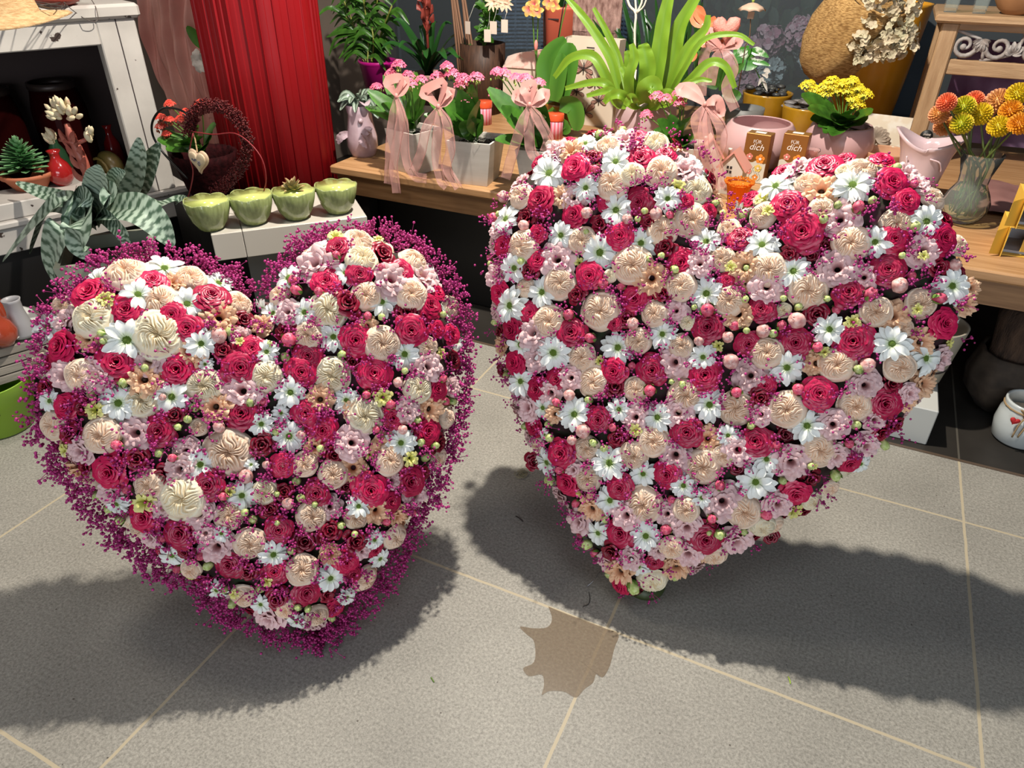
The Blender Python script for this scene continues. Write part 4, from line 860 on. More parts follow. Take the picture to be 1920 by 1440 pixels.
# ---------------------------------------------------------------- bird's nest fern
c = Vector((-.90, 3.30, SY)); root = empty('nest_fern', c, 'big lime green nest fern with long strap fronds in a mauve pot', 'potted plant')
G().lathe(shell([(.085, 0), (.125, .04), (.140, .10), (.132, .17), (.112, .205), (.106, .21)], .008), 48).build('pot', mauve, root)
G().lathe([(.001, .185), (.108, .185)], 24).build('soil', soil, root)
g = G(); b0 = (1190, 195)
for pts, w_, y in ((((1170, 190), (1145, 110), (1100, 40), (1062, -5)), .05, 3.25), (((1178, 190), (1160, 110), (1135, 55), (1113, 15)), .04, 3.35),
    (((1160, 195), (1135, 140), (1110, 105), (1070, 110), (1040, 145)), .055, 3.18), (((1165, 195), (1140, 160), (1110, 155), (1060, 166)), .045, 3.12), (((1165, 198), (1150, 172), (1130, 172), (1100, 180)), .04, 3.1),
    (((1190, 198), (1165, 178), (1145, 180), (1133, 193)), .05, 3.08), (((1185, 190), (1180, 145), (1190, 110), (1184, 82)), .055, 3.15), (((1205, 190), (1215, 130), (1208, 95), (1205, 82)), .085, 3.18),
    (((1222, 190), (1235, 110), (1245, 40), (1258, -20)), .085, 3.22), (((1240, 190), (1262, 110), (1275, 50), (1312, -15)), .085, 3.28), (((1245, 190), (1265, 140), (1290, 90), (1322, 55), (1328, 28)), .05, 3.2),
    (((1245, 192), (1280, 135), (1320, 75), (1380, 65), (1414, 84)), .03, 3.15), (((1250, 195), (1290, 155), (1330, 118), (1360, 125), (1378, 165)), .045, 3.12), (((1240, 195), (1275, 165), (1310, 150), (1335, 152)), .03, 3.1),
    (((1215, 195), (1212, 170), (1225, 160), (1235, 180)), .10, 3.1), (((1200, 195), (1190, 165), (1175, 140), (1165, 125)), .05, 3.2), (((1230, 198), (1245, 180), (1255, 178), (1262, 190)), .06, 3.06), (((1195, 198), (1185, 185), (1180, 188), (1172, 198)), .05, 3.06), (((1215, 190), (1225, 150), (1235, 130), (1228, 120)), .06, 3.3), (((1195, 190), (1180, 150), (1178, 110), (1175, 95)), .05, 3.3)):
    P0 = [c + Vector((0, 0, .19))] + [ony(p[0], p[1], 3.25 + (y - 3.25) * min(1, (k + 1) / 2)) for k, p in enumerate(pts)]
    g.leaf(P0, w_ * .80, nrm=(.1, -.9, .35), n=26, fold=.38, across=6, wave=.14, prof=lambda u: .35 + .65 * math.sin(PI * min(1, .1 + u * .86)) ** .7, band=lambda u, x: .35 + .55 * abs(x) ** .5)
g.build('fronds', leafl, root, world=True)
# dark plants behind the fern and outside-looking greenery
g = G()
for i in range(46):
    x = rnd.uniform(1160, 1330); y0 = 170; p = ony(x, y0, 3.75); t_ = ony(x + rnd.uniform(-50, 50), rnd.uniform(-30, 90), 3.75 + rnd.uniform(-.1, .1)); p.z = max(p.z, SY)
    g.leaf([p, p.lerp(t_, .5) + Vector((0, 0, .06)), t_], .018, nrm=(0, -1, .2), n=8, band=lambda u, x: .2)
tag(g.build('grassy_plant', leafd), 'dark fine-leaved grassy plant behind the nest fern', 'plant')
g = G(); g.tube(curve(P_(3.55, (1172, -20), (1180, 10), (1192, 25), (1190, 60), (1192, 130)), 12), .006, 6); g.tube(curve(P_(3.55, (1190, -20), (1192, 10), (1193, 25)), 6), .005, 6); g.tube(curve(P_(3.55, (1205, -20), (1203, 5), (1193, 25)), 6), .005, 6); g.tube(curve(P_(3.55, (1216, -20), (1208, 10), (1193, 25)), 6), .004, 6)
g.tube([ony(1192, 130, 3.55), Vector((ony(1192, 130, 3.55).x, 3.55, SY))], .006, 6)
tag(g.build('white_wire_holder', mat('cream_wire', (.75, .70, .58), .5)), 'cream wire flower holder rising behind the nest fern', 'holder')
# ---------------------------------------------------------------- anthurium with felt hearts
c = Vector((-.52, 3.62, SY)); root = empty('anthurium', c, 'anthurium with a fluffy coral heart, orange spathes and pink ribbons', 'potted plant')
G().lathe(shell([(.06, 0), (.085, .10), (.088, .15)], .006), 32).build('pot', mat('grey_pot', (.16, .16, .15), .5), root)
g = G()
for pts, w_ in ((((1340, 160), (1330, 130), (1310, 95)), .05), (((1345, 160), (1350, 120), (1340, 90)), .03), (((1350, 165), (1370, 140), (1395, 120)), .05), (((1345, 165), (1320, 150), (1300, 155)), .05), (((1350, 170), (1352, 140), (1362, 110)), .03), (((1355, 175), (1375, 180), (1390, 178)), .06)):
    g.leaf(P_(3.5, *pts), w_, nrm=(0, -1, .3), n=10, fold=.2, band=lambda u, x: .3)
g.build('foliage', leafg, root, world=True)
def fheart(g, c, s_, th, tilt=0, n=28, mod=0):    # a padded heart facing the camera side
    v = []; f = []; k = 6
    for i in range(n):
        t = 2 * PI * i / n; X_ = 16 * math.sin(t) ** 3 / 17; Z_ = (13 * math.cos(t) - 5 * math.cos(2 * t) - 2 * math.cos(3 * t) - math.cos(4 * t) + 2) / 17
        for j in range(k + 1):
            q = PI * j / k; r_ = math.sin(q) ** .8 * (1 + (rnd.uniform(-mod, mod))); v.append((X_ * s_ * r_, -math.cos(q) * th, Z_ * s_ * r_))
    for i in range(n):
        for j in range(k): a = i * (k + 1) + j; b = ((i + 1) % n) * (k + 1) + j; f.append((a, b, b + 1, a + 1))
    s0 = len(g.v); g.add(v, f); g.xf(Matrix.Translation(c) @ Matrix.Rotation(tilt, 4, 'Y'), s0)
g = G(); fheart(g, ony(1362, 56, 3.45), .062, .025, -.1, 48, .06); g.build('felt_heart', mat('coral_felt', (.80, .24, .19), .95, col2=(.88, .36, .30), scale=60, bump=1, bscale=200), root, world=True)
g = G()
for pts, w_ in ((((1330, 45), (1308, 38), (1300, 18)), .055), (((1305, 12), (1312, 25), (1322, 48)), .05), (((1322, 48), (1340, 40), (1345, 38)), .04), (((1345, 75), (1320, 78), (1318, 62)), .05), (((1350, 75), (1355, 88), (1330, 88)), .05), (((1285, 98), (1292, 108), (1300, 112)), .045), (((1298, 92), (1302, 105), (1294, 116)), .03)):
    g.leaf(P_(3.5, *pts), w_, nrm=(0, -1, .2), n=9, fold=.5, band=lambda u, x: u)
g.build('spathes', mat('orange_spathe', (.70, .16, .06), .35, attr=(.85, .30, .14), coat=.3), root, world=True)
bow(root, ony(1352, 90, 3.46), [(ony(1380, 72, 3.45), ony(1382, 84, 3.45)), (ony(1330, 60, 3.46), ony(1335, 75, 3.46))],
    [P_(3.45, (1325, 92), (1318, 130), (1315, 180)), P_(3.44, (1365, 105), (1375, 130), (1362, 165), (1378, 205)), P_(3.45, (1340, 120), (1332, 160))], wid=.035)
# pothos, ochre pots with stones, paper umbrella pick
c = Vector((-.47, 3.93, SY)); root = empty('ochre_pot', c, 'ochre glass pot of dark stones and white-green ivy leaves', 'pot')
ochre = mat('ochre_glaze', (.45, .24, .015), .2, col2=(.33, .16, .01), scale=6, coat=.5)
G().lathe(shell([(.09, 0), (.105, .06), (.118, .16), (.120, .17)], .008), 40).build('body', ochre, root)
g = G()
for i in range(40): a = rnd.uniform(0, 6.28); q = rnd.uniform(0, .09); g.ball((q * math.cos(a), q * math.sin(a), .16 + rnd.uniform(0, .03)), rnd.uniform(.014, .026), 8, 6, sq=(1, .7, .5))
g.build('stones', mat('slate_stones', (.03, .032, .04), .4, col2=(.07, .07, .06), scale=30), root)
varg = mat('variegated_leaf', (.06, .24, .03), .3, col2=(.62, .70, .55), scale=22, sharp=(.52, .58), trans=.1)
g = G()
for pts, w_ in ((((1390, 145), (1410, 120), (1418, 118)), .0), (((1400, 92), (1402, 115), (1420, 125)), .13), (((1375, 98), (1395, 95), (1405, 85)), .05), (((1410, 95), (1425, 98), (1442, 108)), .045), (((1412, 115), (1430, 118), (1445, 124)), .03)):
    if w_: g.leaf(P_(3.85, *pts), w_, nrm=(0, -1, .3), n=10, fold=.15, prof=lambda u: min(1, .5 + u * 2) * (1 - u) ** .6 * 1.1)
g.tube([c + Vector((0, 0, .16)), ony(1402, 100, 3.86)], .003, 5); g.build('ivy_leaves', varg, root, world=True)
g = G()
for i in range(5): p = ony(1432 + 3 * i % 9, 135 + i * 6, 3.78); g.leaf([p, p + Vector((.012 * math.cos(i), 0, .012)), p + Vector((.03 * math.cos(i * 1.3), 0, .03 * math.sin(i * 1.3)))], .016, nrm=(0, -1, 0), n=5)
g.build('white_blossom', mat('soft_white', (.6, .56, .5), .6), root, world=True)
c = Vector((-.265, 3.80, SY)); root = empty('ochre_bowl', c, 'ochre glazed bowl filled with flat pebbles beside the burlap sack', 'bowl')
G().lathe(shell([(.08, 0), (.10, .05), (.112, .14), (.113, .15)], .008), 40).build('body', ochre, root)
g = G()
for i in range(46): a = rnd.uniform(0, 6.28); q = rnd.uniform(0, .10); g.ball((q * math.cos(a), q * math.sin(a), .14 + rnd.uniform(0, .07) * (1 - q * 8 if q < .1 else .2)), rnd.uniform(.02, .034), 9, 6, sq=(1, .8, .30))
g.build('pebbles', mat('grey_pebbles', (.10, .085, .07), .4, col2=(.26, .24, .24), scale=18), root)
p = ony(1411, 10, 3.78); root = empty('umbrella_pick', (p.x, p.y, .73), 'little beige parasol on a thin rod above the ivy leaves', 'decoration')
g = G().lathe([(.001, .012), (.02, .008), (.045, -.004), (.062, -.022), (.058, -.021), (.04, -.006), (.001, .006)], 48, mod=lambda r, z, a, k: (r, z - .006 * abs(math.sin(4 * a)) * (r > .05) * -1)); g.build('parasol', mat('beige_wood', (.66, .46, .33), .6), root, loc=p - root.location)
G().ball((0, 0, .02), .007, 8, 6, sq=(1, 1, 1.3)).build('finial', Gb, root, loc=p - root.location)
G().box((-.014, -.004, -.055), (.014, .004, -.025)).build('figure_block', mat('beige_wood', (.6, .4, .3)), root, loc=p - root.location, smooth=False)
G().tube([p + Vector((0, 0, -.05)), ony(1407, 50, 3.78), ony(1405, 75, 3.78), ony(1398, 85, 3.78), Vector((p.x, p.y, .74))], .0028, 6).build('rod', mat('bronze_rod', (.25, .15, .09), .4, .6), root, world=True)
# ---------------------------------------------------------------- round blush pots, boxes, houses
c = Vector((-.385, 3.20, SY)); o = G().lathe(shell([(.09, 0), (.13, .03), (.152, .08), (.153, .12), (.135, .165), (.125, .178), (.122, .182)], .010), 56).build('round_pot', blush, loc=c)
tag(o, 'empty round blush-pink pot with a dark opening behind the gold boxes', 'pot')
c = Vector((-.085, 3.40, SY)); root = empty('kalanchoe_pot', c, 'yellow kalanchoe in a round blush-pink pot', 'potted plant')
G().lathe(shell([(.08, 0), (.118, .03), (.138, .08), (.137, .12), (.122, .158), (.116, .165)], .009), 56).build('pot', blush, root)
G().lathe([(.001, .13), (.12, .13)], 24).build('soil', soil, root)
hd = [ony(1500 + rnd.uniform(5, 118), rnd.uniform(152, 200), 3.40 + rnd.uniform(-.05, .05)) for _ in range(0)]
heads = P_(3.40, (1515, 163), (1530, 180), (1548, 165), (1560, 155), (1580, 160), (1598, 155), (1610, 168), (1622, 180), (1570, 172), (1545, 178), (1590, 172), (1600, 188), (1528, 170), (1608, 200), (1562, 165))
kalanchoe(root, c + Vector((0, 0, .14)), heads, [(ony(*p_, y), w_) for p_, y, w_ in (((1502, 178), 3.30, .07), ((1515, 205), 3.24, .07), ((1632, 215), 3.26, .08), ((1560, 255), 3.20, .06), ((1580, 215), 3.22, .07), ((1605, 225), 3.22, .08), ((1535, 215), 3.26, .07), ((1560, 210), 3.25, .07), ((1575, 235), 3.24, .06), ((1545, 250), 3.22, .05), ((1615, 235), 3.28, .09), ((1520, 225), 3.28, .06), ((1600, 205), 3.3, .06), ((1590, 240), 3.25, .06), ((1530, 200), 3.35, .05), ((1535, 238), 3.25, .05))], yelf, 0, hr=.03, fr=.0075, budm=mat('yellow_buds', (.60, .55, .06), .5))
gold = mat('gold_card', (.38, .17, .045), .32, .55); creamc = mat('cream_card', (.66, .62, .52), .6)
blab = mat('white_print', (.85, .76, .68), .6); orf = mat('orange_print', (.85, .28, .04), .5); pkf = mat('pink_print', (.78, .25, .20), .5); yef = mat('yellow_print', (.85, .60, .15), .5)
def text(s_, size, m_, parent, loc, shear=0):
    cu = bpy.data.curves.new('text', 'FONT'); cu.body = s_; cu.size = size; cu.align_x = 'CENTER'; cu.shear = shear; cu.extrude = .0003
    o = bpy.data.objects.new('t', cu); COL.objects.link(o); dg = bpy.context.evaluated_depsgraph_get(); me = bpy.data.meshes.new_from_object(o.evaluated_get(dg)); bpy.data.objects.remove(o)
    me.transform(Matrix.Translation(loc) @ Matrix.Rotation(PI / 2, 4, 'X')); me.materials.clear(); me.materials.append(m_)
    q = bpy.data.objects.new('lettering', me); COL.objects.link(q); q.parent = parent; return q
def flower5(g, x, z, r, y, mi):
    for i in range(5):
        a = i * 1.257 + .3; cx, cz = x + r * .55 * math.cos(a), z + r * .55 * math.sin(a); n0 = [(cx + r * .48 * math.cos(t * PI / 4), y, cz + r * .48 * math.sin(t * PI / 4)) for t in range(8)]; g.add(n0, [tuple(range(8))], mi)
    n0 = [(x + r * .3 * math.cos(t * PI / 4), y - .0006, z + r * .3 * math.sin(t * PI / 4)) for t in range(8)]; g.add(n0, [tuple(range(8))], 3)
for (x, y_, lb, rz) in ((-.355, 3.00, 'gold gift box lettered Für dich, the left one behind the ceramic house', -.13), (-.225, 3.06, 'gold gift box lettered Für dich, the right one beside the small bottle', -.08)):
    root = empty('gift_box', (x, y_, SY), lb, 'gift box', 'gold Für dich boxes', rz=rz); w2 = .047
    G().box((-w2, -.03, 0), (w2, .03, .185), bev=.002).build('carton', gold, root, smooth=False)
    g = G(); n0 = []
    for i in range(12): n0.append((-w2 + .001 + (2 * w2 - .002) * i / 11, -.0306, .082 + .006 * math.sin(i * 1.1)))
    g.add([(-w2 + .001, -.0306, .001), (w2 - .001, -.0306, .001)] + list(reversed(n0)), [tuple(range(14))]); g.build('cream_lower_panel', creamc, root, smooth=False)
    text('FÜR', .018, blab, root, (0, -.0312, .150)); text('dich', .034, blab, root, (0, -.0312, .125), .25)
    g = G(); flower5(g, -.020, .098, .013, -.0312, 1); flower5(g, .022, .094, .018, -.0312, 0); flower5(g, .020, .058, .015, -.0312, 2); flower5(g, -.015, .042, .013, -.0312, 1); flower5(g, .015, .022, .012, -.0312, 0)
    g.build('flower_print', [orf, pkf, yef, blab], root, smooth=False)
    g = G()
    for k in range(6): g.tube(curve([(-.03 + .012 * k + .006 * math.sin(q * 2 + k), -.0311, .008 + q * .011) for q in range(6)], 14), .0006, 3)
    g.build('leaf_line_print', mat('green_ink', (.12, .16, .08), .7), root)
    g = G(); g.box((-.02, -.012, .1851), (.02, .012, .1856)); g.build('top_label', blab, root, smooth=False)
hwall = mat('bisque_wall', (.68, .62, .54), .45); hroof = mat('pink_roof', (.74, .33, .27), .4)
def house(c, rz, w_, h, label):
    root = empty('ceramic_house', c, label, 'ceramic house', 'little ceramic houses', rz=rz); d = .03
    g = G(); z1 = h * .66; v = [(-w_, -d, 0), (w_, -d, 0), (w_ * .9, -d, z1), (0, -d, h * .97), (-w_ * .9, -d, z1), (-w_, d, 0), (w_, d, 0), (w_ * .9, d, z1), (0, d, h * .97), (-w_ * .9, d, z1)]
    g.add(v, [(0, 1, 2, 3, 4), (9, 8, 7, 6, 5), (0, 5, 6, 1), (1, 6, 7, 2), (2, 7, 8, 3), (3, 8, 9, 4), (4, 9, 5, 0)]); g.build('wall', hwall, root, smooth=False)
    for sg in (-1, 1):
        g = G(); t = .007; v = [(0, -d - .006, h), (sg * (w_ + .012), -d - .006, z1 - .012), (sg * (w_ + .012), d + .006, z1 - .012), (0, d + .006, h), (0, -d - .006, h - t * 1.5), (sg * (w_ + .008), -d - .006, z1 - .012 - t), (sg * (w_ + .008), d + .006, z1 - .012 - t), (0, d + .006, h - t * 1.5)]
        g.add(v, [(0, 1, 2, 3), (7, 6, 5, 4), (0, 4, 5, 1), (1, 5, 6, 2), (2, 6, 7, 3)] if sg < 0 else [(3, 2, 1, 0), (4, 5, 6, 7), (1, 5, 4, 0), (2, 6, 5, 1), (3, 7, 6, 2)]); g.build('roof_half', hroof, root, smooth=False)
    G().lathe([(.006, 0), (.006, .022), (.0075, .022), (.0075, .03), (.001, .03)], 14, (-w_ * .55, 0, h * .80)).build('chimney', hwall, root)
    g = G()
    for x in (-.006, .006):
        for z in (-.008, .008): g.box((x - .004 - w_ * .2, -d - .0006, h * .56 + z - .005), (x + .004 - w_ * .2, -d + .001, h * .56 + z + .005))
    g.build('window', ink, root, smooth=False)
    g = G(); 
    for x, z, r_, mi in ((-.025, .035, .010, 1), (.0, .05, .008, 0), (.022, .04, .009, 1), (.02, .065, .008, 0), (-.01, .02, .008, 1), (.012, .018, .007, 0)): flower5(g, x * w_ / .045, z, r_, -d - .0008, mi)
    g.build('painted_flowers', [mat('rose_paint', (.45, .10, .12), .6), mat('dusty_paint', (.55, .30, .30), .6), pkf, mat('grey_green_paint', (.18, .2, .13), .6)], root, smooth=False)
house(Vector((-.405, 2.80, SY)), -.12, .046, .165, 'white ceramic house with pink roof and four tiny window panes')
house(Vector((-.515, 2.86, SY)), .35, .042, .19, 'white ceramic house with pink roof half behind the ribbon tails')
c = Vector((-.352, 2.62, SY)); root = empty('amber_glass_cup', c, 'amber glass cup with a spiky rim below the ceramic house', 'glass cup')
ambm = glassmat('amber_glass', (.95, .42, .06), .35, .08)
G().lathe([(.001, .002), (.030, 0), (.028, .01), (.034, .05), (.042, .085), (.046, .09), (.040, .088), (.030, .05), (.022, .014), (.001, .012)], 60, mod=lambda r, z, a, k: (r * (1 + .04 * math.sin(20 * a)), z)).build('cup', ambm, root)
g = G()
for i in range(36):
    a = i * 2 * PI / 36
    for q in range(2): r_ = .043 + .006 * q; g.ball((r_ * math.cos(a + q * .08), r_ * math.sin(a + q * .08), .092 + .006 * rnd.random() + q * .004), .0042, 7, 5)
g.build('beaded_rim', ambm, root)
c = Vector((-.165, 3.12, SY)); tag(G().lathe([(.001, .001), (.040, 0), (.040, .01), (.034, .05), (.026, .08), (.024, .105), (.031, .112), (.031, .118), (.025, .118), (.020, .105), (.022, .08), (.030, .05), (.036, .012), (.001, .008)], 36).build('glass_bottle', glassmat('pink_glass', (.93, .74, .72), .2), loc=c), 'small pale pink glass bottle between the gold box and blush pot', 'bottle')
c = Vector((.105, 3.40, SY)); root = empty('printed_bowl', c, 'peach glass bowl printed with leaves and a daisy by the wooden leg', 'bowl')
G().lathe(shell([(.07, 0), (.085, .02), (.093, .075), (.094, .08)], .004), 44).build('bowl', mat('peach_glass', (.70, .38, .22), .2, alpha=.75), root)
g = G(); g.leaf([(0, -.095, .02), (.005, -.096, .045), (.012, -.095, .068)], .014, nrm=(0, -1, 0)); g.leaf([(-.02, -.095, .03), (-.02, -.095, .05), (-.026, -.094, .062)], .01, nrm=(0, -1, 0)); g.leaf([(.03, -.09, .03), (.035, -.088, .05), (.045, -.086, .06)], .01, nrm=(0, -1, 0)); g.build('leaf_print', mat('brown_paint', (.22, .05, .03), .6), root)
g = G(); flower5(g, -.055, .055, .016, -.0, 0); g.xf(Matrix.Translation((0, -.083, 0))); g.build('daisy_print', [blab, blab, blab, orf], root, smooth=False)
# card with pale butterfly, round black tag
c = Vector((.07, 3.66, SY)); root = empty('printed_card', c, 'cream card printed with white flowers leaning by the wooden leg', 'card', rz=-.1)
G().box((-.10, -.004, 0), (.26, .004, .165)).xf(Matrix.Rotation(-.15, 4, 'X')).build('card_sheet', mat('floral_card', (.72, .62, .48), .6, col2=(.80, .74, .64), scale=20, sharp=(.45, .6)), root, smooth=False)
g = G()
for i in range(9): a = -.3 + i * .42; g.leaf([(-.01, -.012, .07), (-.01 + .03 * math.cos(a), -.02, .07 + .03 * math.sin(a)), (-.01 + .055 * math.cos(a), -.014, .07 + .05 * math.sin(a))], .03, nrm=(0, -1, 0), n=6)
g.build('paper_flower', mat('taupe_paper', (.40, .32, .25), .8), root)
p = ony(1737, 255, 3.50); root2 = empty('round_tag', p, 'round black tag with white handwriting behind the mauve vase', 'tag')
G().lathe([(.001, 0), (.024, 0), (.024, .002), (.001, .002)], 32).xf(Matrix.Rotation(PI / 2, 4, 'X')).build('disc', mat('black_card', (.01, .01, .01), .5), root2)
text('mint', .015, blab, root2, (0, -.0025, .002), .2); text('skills', .013, blab, root2, (.002, -.0025, -.012), .2)
# ---------------------------------------------------------------- burlap sack with dried hydrangea, yellow vase
a0 = ony(1535, 132, 3.75); a1 = ony(1628, 8, 3.62); d = a1 - a0; L_ = d.length
root = empty('burlap_sack', (a0.x, a0.y, SY), 'golden burlap sack propped up and opening to the right', 'sack')
bm_ = mat('burlap', (.30, .15, .04), .9, col2=(.62, .38, .14), scale=55, stretch=(1, 1, 6), sharp=(.42, .58), bump=1, bscale=260)
g = G(); g.lathe([(.001, -.03), (.06, -.02), (.11, .03), (.14, .10), (.155, .19), (.155, .30), (.15, .40), (.145, .40), (.15, .30), (.135, .10)], 44, mod=lambda r, z, a, k: (r * (1 + .06 * math.sin(3 * a + 8 * z) + .035 * math.sin(7 * a - 11 * z) + .015 * math.sin(13 * a)), z))
M_ = Matrix.Translation(a0) @ d.normalized().to_track_quat('Z', 'Y').to_matrix().to_4x4(); g.xf(M_); g.build('sack_cloth', bm_, root, world=True)
g = G()
g.tube([M_ @ Vector((.151 * math.cos(q / 6 * PI), .151 * math.sin(q / 6 * PI), .402)) for q in range(13)], .006, 6); g.build('hem', bm_, root, world=True)
hydm = mat('dried_petals', (.58, .48, .32), .7, attr=(.74, .60, .44), col2=(.50, .46, .30), scale=14, trans=.2)
def florets(g, cs, n, r_, R_):
    for i in range(n):
        cx, cy, cz, rr = cs[i % len(cs)]; u = Vector((R_.gauss(0, 1), R_.gauss(0, 1), R_.gauss(0, 1))).normalized() * rr * R_.uniform(.75, 1.0)
        p = Vector((cx, cy, cz)) + u; nn = (u.normalized() + Vector((R_.uniform(-.8, .8), -.3, R_.uniform(-.8, .8)))).normalized(); s0 = len(g.v)
        rot = R_.uniform(0, 6)
        for k in range(4):
            b = k * PI / 2 + rot; q0 = r_ * .72; tt = R_.random(); cx_, cy_ = q0 * math.cos(b), q0 * math.sin(b); pr_ = r_ * R_.uniform(.58, .78)
            v = [(cx_, cy_, r_ * .05)] + [(cx_ + pr_ * math.cos(q * PI / 4 + b), cy_ + pr_ * math.sin(q * PI / 4 + b), r_ * (.10 + .35 * abs(math.sin(q * PI / 4)) + .15 * math.cos(q * PI / 4))) for q in range(8)]
            g.add(v, [(0, q + 1, (q + 1) % 8 + 1) for q in range(8)], 0, [tt * .6] + [tt] * 8)
        g.xf(Matrix.Translation(p) @ nn.to_track_quat('Z', 'Y').to_matrix().to_4x4(), s0)
cs = []
for (x, y, r_) in ((1640, 10, .09), (1690, 0, .08), (1650, 55, .085), (1690, 50, .075), (1615, 75, .05), (1665, 88, .06), (1697, 85, .045), (1620, 105, .035), (1632, -8, .07)):
    p = ony(x, y, 3.52); cs.append((p.x, p.y, p.z, r_))
g = G(); florets(g, cs, 400, .0130, rnd); root = empty('dried_hydrangea', ony(1640, 60, 3.52), 'bunch of dried beige hydrangea spilling out of the burlap sack', 'dried flowers')
g.build('flower_cluster', hydm, root, world=True)
g = G(); [g.tube([M_ @ Vector((0, 0, .15)), Vector(q[:3])], .003, 5) for q in cs]; g.build('stems', darkm, root, world=True)
yv = mat('amber_vase', (.62, .26, .01), .3, col2=(.72, .34, .02), scale=4, coat=.3)
c = Vector((-.04, 4.09, SY)); tag(G().lathe(shell([(.13, 0), (.14, .05), (.165, .30), (.19, .56), (.193, .57)], .008), 48).build('yellow_vase', yv, loc=c), 'tall saffron yellow vase behind the dried hydrangea', 'vase')
# ---------------------------------------------------------------- carved wooden stand
wood = mat('weathered_teak', (.30, .175, .085), .6, col2=(.42, .27, .145), scale=6, stretch=(8, 8, 1), bump=.4, bscale=30)
woodh = mat('weathered_teak_rail', (.30, .175, .085), .6, col2=(.44, .28, .15), scale=6, stretch=(1, 8, 8), bump=.4, bscale=30)
SX = .175; SYY = 3.50
root = empty('carved_stand', (SX + .4, SYY + .2, SY), 'weathered wooden stand with a scroll-carved apron at the right', 'stand')
ZT = ony(1762, 26, SYY - .03).z
for (x, y) in ((SX, SYY), (SX + .92, SYY), (SX, SYY + .36), (SX + .92, SYY + .36)):
    G().box((x, y, SY), (x + .062, y + .062, ZT - .03), bev=.006).build('leg', wood, root, world=True, smooth=False)
G().box((SX - .03, SYY - .035, ZT - .03), (SX + 1.02, SYY + .46, ZT), bev=.008).build('top', woodh, root, world=True, smooth=False)
zr = [ony(1800, y, SYY).z for y in (36, 57, 113, 142)]
G().box((SX + .06, SYY + .01, zr[1]), (SX + .93, SYY + .04, zr[0]), bev=.003).build('upper_rail', woodh, root, world=True, smooth=False)
G().box((SX + .06, SYY + .01, zr[3]), (SX + .93, SYY + .04, zr[2]), bev=.003).build('lower_rail', woodh, root, world=True, smooth=False)
G().box((SX + .02, SYY + .06, zr[3] + .01), (SX + .05, SYY + .36, zr[2])).build('side_rail', wood, root, world=True, smooth=False)
g = G(); zc = (zr[1] + zr[2]) / 2; hh = (zr[1] - zr[2]) / 2
for k in range(8):
    cx = SX + .10 + k * .115; sg = 1 if k % 2 else -1; R0_ = hh * .86
    sp = [(cx + (R0_ * (1 - q / 24)) * math.cos(q * .42 + PI * (k % 2)), SYY + .018 - .004 * math.sin(q * .13), zc + sg * (R0_ * (1 - q / 24)) * math.sin(q * .42 + PI * (k % 2))) for q in range(21)]
    g.tube(sp, [.0095 - .0002 * q for q in range(21)], 6); g.ball(sp[-1], .012, 8, 6)
    for q in range(6):
        a = -1.2 + q * .5; L_ = .036 + .010 * math.sin(q * PI / 5); b_ = Vector((cx + .052, SYY + .016, zc - sg * .022)); e = b_ + Vector((L_ * math.sin(a) * .8, 0, sg * L_ * math.cos(a)))
        g.leaf([b_, b_.lerp(e, .55) + Vector((.004 * math.sin(a), -.010, 0)), e], .019, nrm=(0, -1, 0), n=6, fold=.5)
    g.tube(curve([(cx - .05, SYY + .018, zc - sg * hh), (cx + .0, SYY + .018, zc - sg * hh * .75), (cx + .055, SYY + .018, zc - sg * hh * .3), (cx + .075, SYY + .018, zc + sg * hh * .95)], 12), .0065, 6)
g.build('scroll_carving', mat('grey_washed_carving', (.36, .33, .31), .7, col2=(.22, .18, .16), scale=30), root, world=True)
cg = glassmat('clear_glass', (.92, .95, .93), .05)
for i, (x, lb) in enumerate(((1783, 'square-based clear glass at the left corner of the carved stand'), (1838, 'square-based clear glass second from the left on the carved stand'))):
    p = ony(x, 14, SYY + .07); p.z = ZT + .0008; g = G(); g.lathe([(.030, 0), (.030, .010), (.033, .012), (.040, .10), (.037, .10), (.029, .016), (.001, .014)], 4, mod=None); tag(g.xf(Matrix.Rotation(PI / 4, 4, 'Z')).build('drinking_glass', cg, loc=p, smooth=False), lb, 'glass', 'glasses on the carved stand')
p = ony(1908, 18, SYY + .10); p.z = ZT + .0008; tag(G().lathe(shell([(.045, 0), (.07, .02), (.095, .06), (.10, .08)], .008), 36).build('wooden_bowl', mat('turned_wood', (.26, .12, .05), .5, col2=(.36, .18, .08), scale=10), loc=p), 'turned wooden bowl at the right on the carved stand', 'bowl')
# purple cloth and dark things behind the stand
def drape(g, P00, P10, P01, P11, n=22, m=14, amp=.02, fr=9, seed=0):
    R = random.Random(seed); ph = [R.uniform(0, 6) for _ in range(4)]; v = []; f = []
    P00, P10, P01, P11 = map(Vector, (P00, P10, P01, P11)); nr = (P10 - P00).cross(P01 - P00).normalized()
    for j in range(m + 1):
        t = j / m
        for i in range(n + 1):
            u = i / n; p = P00.lerp(P10, u).lerp(P01.lerp(P11, u), t)
            v.append(p + nr * amp * (math.sin(fr * u + ph[0] + t * 2) + .5 * math.sin(fr * 2.3 * u + ph[1] - t * 3) + .3 * math.sin(7 * t + 4 * u + ph[2])))
    for j in range(m):
        for i in range(n): a = j * (n + 1) + i; f.append((a, a + 1, a + n + 2, a + n + 1))
    g.add(v, f)
g = G(); drape(g, (.30, 3.95, SY + .03), (1.2, 3.95, SY + .03), (.30, 4.05, 1.02), (1.2, 4.05, 1.02), 40, 16, .018, 20)
tag(g.build('purple_wrap', mat('plum_cloth', (.10, .035, .09), .7, col2=(.20, .11, .20), scale=8)), 'dark plum wrapping cloth behind the carved stand', 'cloth')
